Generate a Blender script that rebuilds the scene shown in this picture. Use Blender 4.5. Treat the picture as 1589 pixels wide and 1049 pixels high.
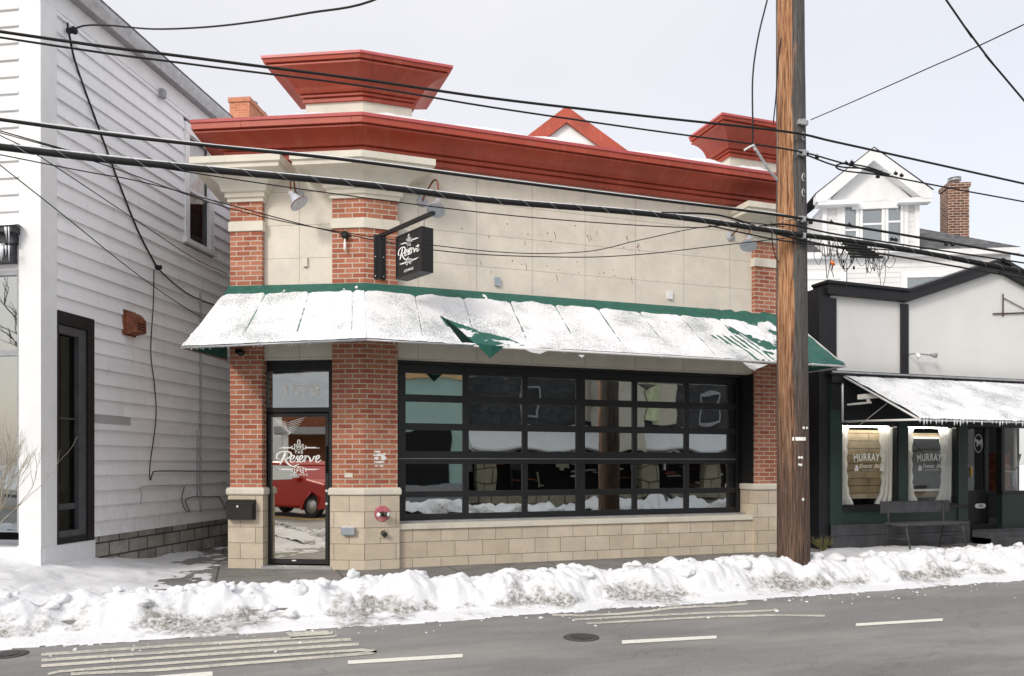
import bpy, bmesh, math, random
from mathutils import Vector, Matrix, noise
random.seed(7)
scn = bpy.context.scene
for o in list(bpy.data.objects): bpy.data.objects.remove(o)
COL = scn.collection
R = math.radians

# ------------------------------------------------------------------ camera
CAMP = Vector((-1.518, -10.478, 1.44)); YAW = R(19.07); FPX = 1200.0; HZ = 718.0
cd = bpy.data.cameras.new('camera'); cam = bpy.data.objects.new('camera', cd); COL.objects.link(cam)
cam.location = CAMP; cam.rotation_euler = (R(90), 0, -YAW)
cd.sensor_width = 36; cd.lens = FPX/1589*36; cd.shift_y = (HZ-524.5)/1589; cd.clip_end = 1500; cd.clip_start = .05
scn.camera = cam
# ------------------------------------------------------------------ world + sun
SUN_EL, SUN_AZ = 32, 0
sdir = Vector((0.80, 0.52, -0.62)).normalized()      # the way the light travels
w = bpy.data.worlds.new('World'); scn.world = w; w.use_nodes = True
nt = w.node_tree; nt.nodes.clear()
out = nt.nodes.new('ShaderNodeOutputWorld')
sky = nt.nodes.new('ShaderNodeTexSky'); sky.sky_type = 'NISHITA'; sky.sun_disc = False
sky.sun_elevation = math.asin(-sdir.z); sky.sun_rotation = math.atan2(-sdir.x, -sdir.y)
sky.dust_density = 3; sky.air_density = 1.0
b1 = nt.nodes.new('ShaderNodeBackground'); b1.inputs[1].default_value = .05
nt.links.new(sky.outputs[0], b1.inputs[0])
# cloud deck: an even pale overcast, a little warmer and brighter low down
tc = nt.nodes.new('ShaderNodeTexCoord'); nz = nt.nodes.new('ShaderNodeTexNoise')
nz.inputs['Scale'].default_value = 1.3; nz.inputs['Detail'].default_value = 5
nt.links.new(tc.outputs['Generated'], nz.inputs['Vector'])
cr = nt.nodes.new('ShaderNodeValToRGB')
cr.color_ramp.elements[0].position = .3; cr.color_ramp.elements[0].color = (.74, .73, .74, 1)
cr.color_ramp.elements[1].position = .7; cr.color_ramp.elements[1].color = (.84, .805, .785, 1)
nt.links.new(nz.outputs['Fac'], cr.inputs[0])
b2 = nt.nodes.new('ShaderNodeBackground')
nt.links.new(cr.outputs[0], b2.inputs[0])
sz = nt.nodes.new('ShaderNodeSeparateXYZ'); nt.links.new(tc.outputs['Generated'], sz.inputs[0])
mz = nt.nodes.new('ShaderNodeMapRange'); mz.interpolation_type = 'SMOOTHSTEP'; nt.links.new(sz.outputs[2], mz.inputs[0])
mz.inputs[1].default_value = .42; mz.inputs[2].default_value = 1; mz.inputs[3].default_value = .76; mz.inputs[4].default_value = 1.35   # overcast skies are brightest overhead
nt.links.new(mz.outputs[0], b2.inputs[1])
ad = nt.nodes.new('ShaderNodeAddShader')
nt.links.new(b1.outputs[0], ad.inputs[0]); nt.links.new(b2.outputs[0], ad.inputs[1]); nt.links.new(ad.outputs[0], out.inputs[0])
sl = bpy.data.lights.new('sun', 'SUN'); sl.energy = 1.45; sl.angle = R(13); sl.color = (1, .95, .87)
so = bpy.data.objects.new('sun', sl); COL.objects.link(so)
so.rotation_euler = sdir.to_track_quat('-Z', 'Y').to_euler()
so.location = (-20, -15, 20)
scn.view_settings.view_transform = 'Standard'; scn.view_settings.look = 'None'
scn.view_settings.exposure = 0.30; scn.view_settings.gamma = 1
scn.render.engine = 'CYCLES'
try:
    scn.cycles.max_bounces = 7; scn.cycles.transparent_max_bounces = 10
except Exception: pass

# ------------------------------------------------------------------ frames and projection (camera calibration)
class Fr:
    """vertical plane frame: origin O, e = right along the facade, n = outward"""
    def __init__(s, O, ang):
        s.O = Vector((O[0], O[1])); s.e = Vector((math.cos(ang), math.sin(ang))); s.n = Vector((s.e.y, -s.e.x))
    def p(s, a, o, z):
        q = s.O + s.e*a + s.n*o
        return Vector((q.x, q.y, z))
def ray(u, v):
    a = (u-794.5)/FPX; b = -(v-HZ)/FPX
    f = Vector((math.sin(YAW), math.cos(YAW), 0)); r = Vector((math.cos(YAW), -math.sin(YAW), 0))
    return f + a*r + Vector((0, 0, b))
def hit(fr, u, v, o=0.0):
    d = ray(u, v); n3 = Vector((fr.n.x, fr.n.y, 0)); P = fr.p(0, o, 0)
    t = (P-CAMP).dot(n3)/d.dot(n3); q = CAMP + d*t
    return ((Vector((q.x, q.y))-fr.O).dot(fr.e), q.z)
def hs(fr, u, o=0.0): return hit(fr, u, HZ, o)[0]
def gnd(u, v, z):
    d = ray(u, v); t = (z-CAMP.z)/d.z; return CAMP + d*t
M = Fr((0, 0), 0.0)
D = Fr((0, 0), R(-24.97))
_hx = hit(M, 62.5, HZ)[0]
HF = Fr((_hx, 0), R(-27.14))               # white house, front
HS = Fr((_hx, 0), R(90-27.14))             # white house, side wall

# ------------------------------------------------------------------ materials
MATS = {}
class NT:
    def __init__(s, name):
        s.m = bpy.data.materials.new(name); s.m.use_nodes = True; s.t = s.m.node_tree; s.t.nodes.clear()
        s.out = s.t.nodes.new('ShaderNodeOutputMaterial')
        s.b = s.t.nodes.new('ShaderNodeBsdfPrincipled'); s.l(s.b.outputs[0], s.out.inputs[0]); MATS[name] = s.m
    def n(s, ty, **k):
        x = s.t.nodes.new(ty)
        for a, v in k.items():
            if a in x.inputs: x.inputs[a].default_value = v
            else: setattr(x, a, v)
        return x
    def l(s, a, b): s.t.links.new(a, b)
    def uv(s): return s.n('ShaderNodeTexCoord').outputs['UV']
    def ob(s): return s.n('ShaderNodeTexCoord').outputs['Object']
    def mapv(s, v, sc=(1, 1, 1), loc=(0, 0, 0)):
        m = s.n('ShaderNodeMapping'); m.inputs['Scale'].default_value = sc; m.inputs['Location'].default_value = loc
        s.l(v, m.inputs[0]); return m.outputs[0]
    def noise(s, v, scale, detail=4, rough=.55):
        x = s.n('ShaderNodeTexNoise'); x.inputs['Scale'].default_value = scale; x.inputs['Detail'].default_value = detail
        x.inputs['Roughness'].default_value = rough; s.l(v, x.inputs['Vector']); return x.outputs['Fac']
    def ramp(s, f, pts, interp='LINEAR'):
        r = s.n('ShaderNodeValToRGB'); e = r.color_ramp.elements; r.color_ramp.interpolation = interp
        while len(e) < len(pts): e.new(.5)
        for i, (p, c) in enumerate(pts):
            e[i].position = p; e[i].color = (c[0], c[1], c[2], 1) if not isinstance(c, (int, float)) else (c, c, c, 1)
        s.l(f, r.inputs[0]); return r.outputs[0]
    def mix(s, f, a, b, mode='MIX'):
        x = s.n('ShaderNodeMix', data_type='RGBA', blend_type=mode)
        if isinstance(f, (int, float)): x.inputs[0].default_value = f
        else: s.l(f, x.inputs[0])
        for i, c in ((6, a), (7, b)):
            if isinstance(c, tuple): x.inputs[i].default_value = (c[0], c[1], c[2], 1)
            else: s.l(c, x.inputs[i])
        return x.outputs[2]
    def math(s, op, a, b=0.0):
        x = s.n('ShaderNodeMath', operation=op)
        for i, c in ((0, a), (1, b)):
            if isinstance(c, (int, float)): x.inputs[i].default_value = c
            else: s.l(c, x.inputs[i])
        return x.outputs[0]
    def bump(s, h, strength=.3, dist=.01, prev=None):
        x = s.n('ShaderNodeBump'); x.inputs['Strength'].default_value = strength; x.inputs['Distance'].default_value = dist
        s.l(h, x.inputs['Height'])
        if prev: s.l(prev, x.inputs['Normal'])
        s.l(x.outputs[0], s.b.inputs['Normal']); return x.outputs[0]
    def col(s, c):
        if isinstance(c, tuple): s.b.inputs['Base Color'].default_value = (c[0], c[1], c[2], 1)
        else: s.l(c, s.b.inputs['Base Color'])
    def rough(s, r): s.b.inputs['Roughness'].default_value = r
    def metal(s, r): s.b.inputs['Metallic'].default_value = r

def simple(name, c, rough=.6, metal=0, var=.12, scale=6, bump=.15, streak=False, grime=None):
    k = NT(name); v = k.ob()
    if streak: v = k.mapv(v, (1, 1, .15))
    f = k.noise(v, scale, 6, .6)
    lo = tuple(max(0, x*(1-var)) for x in c); hi = tuple(min(1, x*(1+var)) for x in c)
    cc = k.ramp(f, [(.3, lo), (.7, hi)])
    if grime:
        g = k.ramp(k.noise(k.mapv(k.ob(), (1, 1, .35)), scale*.7, 8, .7), [(.52, 0.0), (.75, grime[1])])
        cc = k.mix(g, cc, grime[0])
    k.col(cc); k.rough(rough); k.metal(metal)
    if bump: k.bump(k.noise(k.ob(), scale*12, 4), bump, .003)
    return k.m

def brickmat(name, c1, c2, mortar, bw, bh, ms, off=.5, bump=.6, dist=.004, var=(.85, 1.15), rough=.85, loc=(0, 0, 0), grime=.35, gcol=(.3, .28, .25), white=0.0):
    k = NT(name); uv = k.uv()
    b = k.n('ShaderNodeTexBrick'); b.offset = off; b.offset_frequency = 2; b.squash = 1
    k.l(k.mapv(uv, (1, 1, 1), loc), b.inputs['Vector'])
    b.inputs['Scale'].default_value = 1; b.inputs['Brick Width'].default_value = bw; b.inputs['Row Height'].default_value = bh
    b.inputs['Mortar Size'].default_value = ms; b.inputs['Mortar Smooth'].default_value = .15; b.inputs['Bias'].default_value = 0
    b.inputs['Color1'].default_value = (*c1, 1); b.inputs['Color2'].default_value = (*c2, 1); b.inputs['Mortar'].default_value = (*mortar, 1)
    f = k.noise(uv, 3.0, 8, .65); sp = k.noise(uv, 60, 3, .7)
    c = k.mix(1.0, b.outputs['Color'], k.ramp(f, [(.25, var[0]), (.75, var[1])]), 'MULTIPLY')
    c = k.mix(1.0, c, k.ramp(sp, [(.3, .88), (.7, 1.1)]), 'MULTIPLY')
    g = k.ramp(k.noise(k.mapv(uv, (1, .5, 1)), 2.2, 8, .7), [(.55, 0.0), (.8, grime)])
    c = k.mix(g, c, gcol)
    if white:
        g2 = k.ramp(k.noise(k.mapv(uv, (1, 1.6, 1), (5, 3, 0)), 3.5, 8, .75), [(.6, 0.0), (.75, white)])
        c = k.mix(g2, c, (.75, .74, .7))
    k.col(c); k.rough(rough)
    h = k.math('SUBTRACT', k.math('MULTIPLY', sp, .25), b.outputs['Fac'])
    k.bump(h, bump, dist)
    return k.m

brickmat('red_brick', (.32, .088, .048), (.46, .18, .105), (.52, .45, .365), .2, .0677, .0075, var=(.8, 1.2), grime=.22, gcol=(.42, .3, .24))
brickmat('stone_block', (.54, .46, .35), (.63, .55, .44), (.15, .12, .09), .40, .2165, .0035, bump=.5, dist=.004, var=(.82, 1.14), grime=.35, gcol=(.36, .32, .27), loc=(.13, -.13, 0), white=.25)
brickmat('panel_stucco', (.70, .655, .57), (.72, .67, .58), (.36, .32, .27), .844, .4525, .0035, off=0.0, bump=.35, dist=.003, var=(.84, 1.08), grime=.38, gcol=(.45, .38, .30), loc=(-.756, -.165, 0))
brickmat('chimney_brick', (.11, .045, .03), (.24, .10, .06), (.5, .42, .34), .2, .07, .009, var=(.6, 1.25), grime=.4, gcol=(.1, .07, .06))
brickmat('orange_brick', (.50, .16, .08), (.58, .24, .13), (.6, .35, .25), .2, .07, .006, var=(.8, 1.15), grime=.3, gcol=(.3, .12, .08))
brickmat('rubble_stone', (.30, .295, .27), (.46, .45, .42), (.08, .075, .06), .42, .19, .012, bump=1.0, dist=.02, var=(.5, 1.3), grime=.6, gcol=(.09, .10, .055), white=.5)
brickmat('stone_pillar', (.42, .38, .27), (.5, .46, .34), (.12, .1, .07), .55, .4, .02, bump=1, dist=.02, var=(.7, 1.2))
brickmat('shingle_dark', (.035, .037, .042), (.055, .057, .062), (.012, .012, .014), .3, .16, .006, bump=.7, dist=.01, var=(.6, 1.5), grime=.3, gcol=(.09, .09, .095))
brickmat('asphalt_shingle', (.07, .07, .075), (.13, .13, .135), (.03, .03, .03), .3, .14, .01, bump=.8, dist=.01, var=(.6, 1.3), grime=.0, white=.55)
simple('limestone', (.68, .64, .55), .8, var=.08, scale=2.5, bump=.25, grime=((.38, .32, .25), .45))
k = NT('red_metal'); uv = k.uv(); ob = k.ob()
f = k.noise(k.mapv(uv, (3, .6, 1)), 3, 8, .7); f2 = k.noise(ob, 1.1, 6, .6)
c = k.mix(1.0, (.385, .060, .030), k.ramp(f2, [(.3, .78), (.7, 1.18)]), 'MULTIPLY')
c = k.mix(k.ramp(f, [(.52, 0.0), (.76, .42)]), c, (.50, .20, .14))
c = k.mix(k.ramp(k.noise(k.mapv(uv, (5, .5, 1), (9, 4, 0)), 2.2, 8, .75), [(.60, 0.0), (.8, .6)]), c, (.12, .022, .015))
sq = k.n('ShaderNodeSeparateXYZ'); k.l(uv, sq.inputs[0]); fr_ = k.math('FRACT', k.math('DIVIDE', k.math('ADD', sq.outputs[0], .33), 1.22))
sm9 = k.ramp(fr_, [(.0, .85), (.006, 0.0)]); c = k.mix(sm9, c, (.07, .015, .01))
k.col(c); k.rough(.5); k.bump(k.math('SUBTRACT', k.math('MULTIPLY', f2, .5), sm9), .25, .01)
simple('red_flashing', (.50, .10, .10), .4, var=.12, scale=3, bump=.05)
simple('roof_white', (.7, .71, .73), .8, var=.05, scale=3, bump=.3)
simple('black_frame', (.005, .005, .006), .5, var=.3, scale=5, bump=.05)
simple('grey_black_rail', (.011, .011, .013), .42, var=.2, scale=5, bump=.04)
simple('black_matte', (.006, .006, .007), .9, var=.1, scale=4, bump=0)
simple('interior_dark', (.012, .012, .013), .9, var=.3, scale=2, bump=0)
simple('white_paint', (.76, .77, .78), .55, var=.05, scale=2.5, bump=.1, grime=((.5, .5, .48), .35))
simple('white_letters', (.85, .85, .84), .5, var=.03, bump=0)
simple('concrete_white', (.74, .75, .77), .85, var=.06, scale=3, bump=.25, grime=((.45, .44, .43), .4))
simple('green_fabric', (.013, .105, .078), .62, var=.22, scale=9, bump=.2)
simple('green_fabric_shade', (.01, .05, .04), .8, var=.2, scale=6, bump=.1)
simple('galvanised', (.42, .43, .44), .45, metal=.5, var=.2, scale=9, bump=.1)
simple('white_pipe', (.72, .72, .72), .45, var=.06, scale=8, bump=.05)
simple('rust', (.20, .065, .03), .85, var=.55, scale=14, bump=.5, grime=((.05, .025, .015), .7))
simple('lamp_enamel', (.46, .50, .56), .4, var=.15, scale=12, bump=.1, grime=((.28, .11, .05), .7))
simple('lamp_inside', (.55, .56, .56), .5, var=.1, scale=12, bump=0)
simple('cable_black', (.006, .006, .006), .75, var=.2, scale=20, bump=.1)
simple('conduit_grey', (.30, .31, .33), .6, var=.15, scale=10, bump=.05)
simple('wood_grey', (.06, .062, .07), .75, var=.35, scale=4, bump=.4, streak=False)
simple('shop_green', (.014, .034, .028), .5, var=.2, scale=4, bump=.1)
simple('shop_black', (.006, .006, .009), .5, var=.3, scale=4, bump=.1)
simple('shop_stucco', (.74, .74, .725), .85, var=.035, scale=1.5, bump=.3)
simple('curtain_cloth', (.9, .9, .87), .9, var=.06, scale=8, bump=.3)
simple('icicle', (.8, .83, .87), .12, var=.03, scale=8, bump=.1)
simple('car_red', (.42, .02, .014), .25, var=.03, scale=3, bump=0)
simple('tyre', (.02, .02, .02), .85, var=.2, scale=12, bump=.2)
simple('rim_metal', (.5, .5, .5), .35, metal=.7, var=.1, bump=0)
simple('bark', (.11, .09, .072), .9, var=.35, scale=9, bump=.6)
simple('twig', (.42, .37, .29), .8, var=.3, scale=30, bump=.2)
simple('dry_weed', (.14, .13, .05), .9, var=.4, scale=20, bump=.2)
simple('teal_wall', (.40, .58, .53), .7, var=.05, scale=2, bump=.1)
simple('orange_trim', (.68, .42, .20), .7, var=.1, scale=2, bump=.1)
simple('beige_board', (.55, .52, .42), .75, var=.06, scale=2, bump=.15)
simple('yellow_glow', (.55, .6, .38), .6, var=.3, scale=6, bump=0)
simple('lawn_green', (.10, .20, .04), .9, var=.4, scale=5, bump=.4)
simple('pink_paint', (.55, .16, .20), .8, var=.3, scale=16, bump=.2, grime=((.75, .6, .58), .6))
simple('silver_cover', (.42, .47, .52), .35, metal=.6, var=.12, scale=10, bump=.05)
simple('brass', (.5, .32, .1), .4, metal=.8, var=.15, bump=0)
simple('orange_plastic', (.75, .2, .05), .5, var=.05, bump=0)
simple('cast_iron', (.075, .072, .068), .7, metal=.3, var=.3, scale=20, bump=.3)
simple('frame_dark', (.07, .07, .078), .5, var=.2, scale=8, bump=.05)
simple('brick_item', (.35, .1, .05), .8, var=.4, scale=6, bump=.2)
simple('rust_dark', (.07, .035, .025), .85, var=.4, scale=14, bump=.3)
simple('grey_siding_patch', (.40, .41, .42), .7, var=.06, scale=4, bump=.05)

def siding(name, c, exposure, grime=.3, line=.10):
    """clapboards: a sawtooth lap in real relief comes from the mesh, this colours single boards"""
    k = NT(name); uv = k.uv()
    sp = k.n('ShaderNodeSeparateXYZ'); k.l(uv, sp.inputs[0])
    row = k.math('FLOOR', k.math('DIVIDE', sp.outputs[1], exposure))
    cmb = k.n('ShaderNodeCombineXYZ'); k.l(k.math('MULTIPLY', row, 7.31), cmb.inputs[1])
    colx = k.math('FLOOR', k.math('DIVIDE', k.math('ADD', sp.outputs[0], k.math('MULTIPLY', row, 1.37)), 1.9))
    k.l(colx, cmb.inputs[0])
    wn = k.n('ShaderNodeTexWhiteNoise', noise_dimensions='2D'); k.l(cmb.outputs[0], wn.inputs['Vector'])
    base = k.mix(k.ramp(wn.outputs['Value'], [(0, 0.0), (1, 1.0)]), tuple(x*.93 for x in c), tuple(min(1, x*1.04) for x in c))
    g = k.ramp(k.noise(k.mapv(uv, (1.2, .3, 1)), 2.4, 9, .7), [(.5, 0.0), (.8, grime)])
    base = k.mix(g, base, tuple(x*.68 for x in c))
    sm = k.n('ShaderNodeMapRange'); k.l(sp.outputs[1], sm.inputs[0]); sm.inputs[1].default_value = .45; sm.inputs[2].default_value = 1.5; sm.inputs[3].default_value = .35; sm.inputs[4].default_value = 0
    d_ = k.math('MULTIPLY', k.ramp(k.noise(k.mapv(uv, (2, 1, 1)), 5, 8, .75), [(.4, 0.0), (.7, 1.0)]), sm.outputs[0]); base = k.mix(d_, base, (.36, .35, .33))
    st_ = k.ramp(k.noise(k.mapv(uv, (3.5, .18, 1)), 3, 7, .7), [(.60, 0.0), (.78, .30)]); base = k.mix(st_, base, tuple(x*.62 for x in c))
    jn = k.math('SUBTRACT', k.math('DIVIDE', k.math('ADD', sp.outputs[0], k.math('MULTIPLY', row, 1.37)), 1.9), colx)
    base = k.mix(k.ramp(jn, [(.0, .7), (.004, 0.0)]), base, tuple(x*.35 for x in c))
    k.col(base); k.rough(.55); k.bump(k.noise(k.mapv(uv, (1, 6, 1)), 14, 5), .15, .004)
    return k.m
siding('white_siding', (.85, .86, .89), .2, .35)
siding('white_siding_front', (.80, .80, .80), .2, .2)
siding('grey_siding', (.72, .72, .72), .12, .2)
siding('beige_siding', (.52, .50, .42), .2, .2)

# utility pole: tan split wood, right flank greyed by weather and painted shade, dark with tar low down
k = NT('pole_wood'); ob = k.ob()
gr = k.noise(k.mapv(ob, (1, 1, .045)), 55, 7, .7); g2 = k.noise(k.mapv(ob, (1, 1, .1)), 14, 5, .6)
sx = k.n('ShaderNodeSeparateXYZ'); k.l(ob, sx.inputs[0])
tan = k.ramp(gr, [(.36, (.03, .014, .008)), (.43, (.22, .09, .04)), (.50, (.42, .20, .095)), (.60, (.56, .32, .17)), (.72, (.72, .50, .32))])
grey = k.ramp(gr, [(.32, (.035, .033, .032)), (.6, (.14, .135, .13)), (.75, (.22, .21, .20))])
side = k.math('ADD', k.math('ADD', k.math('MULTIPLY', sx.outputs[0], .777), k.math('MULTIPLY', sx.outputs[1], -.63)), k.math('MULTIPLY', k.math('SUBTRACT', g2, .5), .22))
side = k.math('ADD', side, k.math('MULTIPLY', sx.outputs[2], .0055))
side = k.math('MAXIMUM', side, k.math('SUBTRACT', k.math('MULTIPLY', sx.outputs[1], .9), .02))  # back towards the restaurant goes grey too: its shade painted into the wood
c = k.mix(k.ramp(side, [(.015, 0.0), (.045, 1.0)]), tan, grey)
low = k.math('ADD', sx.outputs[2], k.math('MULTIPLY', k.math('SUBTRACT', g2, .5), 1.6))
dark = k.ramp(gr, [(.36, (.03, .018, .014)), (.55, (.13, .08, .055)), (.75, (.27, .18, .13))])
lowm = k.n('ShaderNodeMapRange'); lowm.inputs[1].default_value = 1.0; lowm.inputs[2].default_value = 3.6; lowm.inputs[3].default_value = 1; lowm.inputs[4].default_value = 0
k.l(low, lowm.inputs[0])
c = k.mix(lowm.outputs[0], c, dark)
k.col(c); k.rough(.9); k.bump(gr, 1.0, .03)

# snow
def snowmat(name, dirt=0.0, tint=(.76, .77, .79), zlo=-.12, zhi=.16):
    k = NT(name); ob = k.ob()
    n1 = k.noise(ob, 3.2, 9, .68); n2 = k.noise(ob, 22, 8, .75); n3 = k.noise(ob, 9, 8, .7)
    c = k.ramp(k.noise(ob, 1.1, 6), [(.3, tuple(x*.95 for x in tint)), (.7, tint)])
    if dirt:
        sx = k.n('ShaderNodeSeparateXYZ'); k.l(ob, sx.inputs[0])
        mr = k.n('ShaderNodeMapRange'); k.l(sx.outputs[2], mr.inputs[0])
        mr.inputs[1].default_value = zlo; mr.inputs[2].default_value = zhi; mr.inputs[3].default_value = .17; mr.inputs[4].default_value = -.16
        fl = k.n('ShaderNodeMapRange'); k.l(sx.outputs[2], fl.inputs[0]); fl.inputs[1].default_value = -.115; fl.inputs[2].default_value = -.06; fl.inputs[3].default_value = -.30; fl.inputs[4].default_value = 0
        n0 = k.noise(k.mapv(ob, (.8, .8, .8), (4, 0, 0)), 1.5, 3)
        a = k.math('ADD', k.math('ADD', k.math('ADD', k.math('MULTIPLY', n1, .45), k.math('MULTIPLY', n3, .45)), k.math('MULTIPLY', n0, 1.15)), k.math('ADD', mr.outputs[0], fl.outputs[0]))
        a = k.math('SUBTRACT', a, .30); m = k.ramp(a, [(.695, 0.0), (.83, dirt)])
        m = k.mix(1.0, m, k.ramp(n2, [(.40, .25), (.56, 1.0)]), 'MULTIPLY')
        c = k.mix(m, c, k.mix(n3, (.09, .078, .06), (.26, .24, .21)))
    k.col(c); k.rough(.75)
    k.b.inputs['Subsurface Weight'].default_value = 0.0
    k.bump(k.math('ADD', n2, k.math('MULTIPLY', n3, 1.3)), .5, .02)
snowmat('snow_clean', 0); snowmat('snow_dirty', .95)
# awning snow: thin, grainy, letting the wet cloth darken it in specks
k = NT('snow_thin'); ob = k.ob()
n1 = k.noise(ob, 48, 6, .75); n2 = k.noise(ob, 1.7, 6, .6)
a = k.math('ADD', k.math('MULTIPLY', n1, .8), k.math('MULTIPLY', n2, .55))
c = k.mix(k.ramp(a, [(.66, 0.0), (.80, .8)]), (.82, .825, .84), (.24, .28, .28))
k.col(c); k.rough(.8); k.bump(n1, .5, .006)

# curtains let light through
k = NT('curtain_thin'); k.col((.92, .92, .89)); k.rough(.9)
tl9 = k.n('ShaderNodeBsdfTranslucent'); tl9.inputs['Color'].default_value = (.92, .92, .88, 1); mx9 = k.n('ShaderNodeMixShader'); mx9.inputs[0].default_value = .45
k.l(k.b.outputs[0], mx9.inputs[1]); k.l(tl9.outputs[0], mx9.inputs[2]); k.l(mx9.outputs[0], k.out.inputs[0]); k.bump(k.noise(k.ob(), 40, 4), .2, .004)
# asphalt
k = NT('asphalt'); ob = k.ob()
st = k.noise(k.mapv(ob, (.16, .7, 1)), 1.6, 9, .6); st2 = k.noise(k.mapv(ob, (.30, 1.0, 1), (3, 7, 0)), 1.2, 10, .68); fine = k.noise(ob, 120, 3, .7); big = k.noise(ob, .7, 6)
c = k.ramp(st, [(.3, (.15, .149, .146)), (.7, (.205, .203, .198))])
c = k.mix(1.0, c, k.ramp(fine, [(.3, .66), (.7, 1.36)]), 'MULTIPLY')
c = k.mix(k.ramp(st2, [(.46, 0.0), (.74, .55)]), c, (.39, .37, .335))
sp = k.n('ShaderNodeSeparateXYZ'); k.l(ob, sp.inputs[0])
band = k.n('ShaderNodeMapRange'); k.l(k.math('ADD', sp.outputs[1], k.math('MULTIPLY', k.math('SUBTRACT', st, .5), .9)), band.inputs[0])
band.inputs[1].default_value = -3.55; band.inputs[2].default_value = -2.95; band.inputs[3].default_value = 0; band.inputs[4].default_value = .16
cr_ = k.n('ShaderNodeTexVoronoi', feature='DISTANCE_TO_EDGE'); cr_.inputs['Scale'].default_value = .28
wv = k.mix(.12, ob, k.mapv(ob, (1, 1, 1))); dn = k.n('ShaderNodeTexNoise'); dn.inputs['Scale'].default_value = 2.5; dn.inputs['Detail'].default_value = 6; k.l(ob, dn.inputs['Vector'])
va = k.n('ShaderNodeVectorMath', operation='ADD'); k.l(ob, va.inputs[0]); k.l(dn.outputs['Color'], va.inputs[1]); k.l(va.outputs[0], cr_.inputs['Vector'])
c = k.mix(k.ramp(cr_.outputs['Distance'], [(.0, .28), (.005, 0.0)]), c, (.045, .045, .045))
spk = k.noise(ob, 42, 2, .5)
c = k.mix(k.ramp(k.math('ADD', k.math('MULTIPLY', spk, .8), band.outputs[0]), [(.70, 0.0), (.76, .9)]), c, (.7, .7, .7))
k.col(c); k.rough(.72); k.bump(fine, .5, .006)
# paint
k = NT('road_paint'); ob = k.ob()
wv = k.noise(ob, 22, 6, .75); w2 = k.noise(ob, 2, 5)
a = k.math('ADD', k.math('MULTIPLY', wv, .7), k.math('MULTIPLY', w2, .4))
c = k.mix(k.ramp(a, [(.50, 0.0), (.66, .75)]), (.58, .55, .47), (.22, .215, .20)); k.col(c); k.rough(.8); k.bump(wv, .3, .004)
k = NT('road_paint_fresh'); ob = k.ob()
c = k.mix(k.ramp(k.noise(ob, 24, 6, .75), [(.5, 0.0), (.72, .6)]), (.72, .70, .63), (.3, .3, .28)); k.col(c); k.rough(.8)
simple('yellow_paint', (.55, .36, .05), .8, var=.2, scale=6)
# pavement
k = NT('pavement'); ob = k.ob(); b = k.n('ShaderNodeTexBrick'); b.offset = 0; k.l(k.mapv(ob, (1, 1, 1), (.35, .1, 0)), b.inputs['Vector'])
b.inputs['Scale'].default_value = 1; b.inputs['Brick Width'].default_value = 1.5; b.inputs['Row Height'].default_value = 1.5; b.inputs['Mortar Size'].default_value = .012
b.inputs['Color1'].default_value = (.20, .195, .185, 1); b.inputs['Color2'].default_value = (.24, .235, .225, 1); b.inputs['Mortar'].default_value = (.07, .07, .065, 1)
c = k.mix(1.0, b.outputs['Color'], k.ramp(k.noise(ob, 2.5, 8, .7), [(.3, .65), (.7, 1.2)]), 'MULTIPLY')
c = k.mix(k.ramp(k.noise(k.mapv(ob, (.6, 1, 1)), 3.3, 8, .75), [(.60, 0.0), (.72, .5)]), c, (.62, .62, .62))
k.col(c); k.rough(.75); k.bump(k.noise(ob, 60, 4), .35, .006)
# glass: strongly mirroring coated panes, slightly wavy
def glassmat(name, refl=.55, trans=.3, wav=.06, scale=1.4, tint=(.86, .9, .88)):
    k = NT(name); k.t.nodes.remove(k.b)
    g = k.n('ShaderNodeBsdfGlossy'); g.inputs['Color'].default_value = (*tint, 1); g.inputs['Roughness'].default_value = .012
    t = k.n('ShaderNodeBsdfTransparent'); t.inputs['Color'].default_value = (trans, trans, trans, 1)
    m = k.n('ShaderNodeMixShader'); m.inputs[0].default_value = refl
    k.l(t.outputs[0], m.inputs[1]); k.l(g.outputs[0], m.inputs[2]); k.l(m.outputs[0], k.out.inputs[0])
    if wav:
        bp = k.n('ShaderNodeBump'); bp.inputs['Strength'].default_value = wav; bp.inputs['Distance'].default_value = .05
        k.l(k.noise(k.ob(), scale, 1, .4), bp.inputs['Height']); k.l(bp.outputs[0], g.inputs['Normal'])
glassmat('glass_garage', .50, .4, .020, 2.4); glassmat('glass_door', .72, .4, .03, 1.0, (.95, .9, .8)); glassmat('glass_transom', .6, .3, .05, 2.0, (.92, .97, .97))
glassmat('glass_shop', .035, .98, .05, 2.0); glassmat('glass_dark', .05, .5, .02, 1.0); glassmat('glass_house', .34, .4, .04, 1.0, (.80, .86, .90)); glassmat('glass_far', .35, .5, .0); glassmat('glass_upper', .05, .9, .02)

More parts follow.
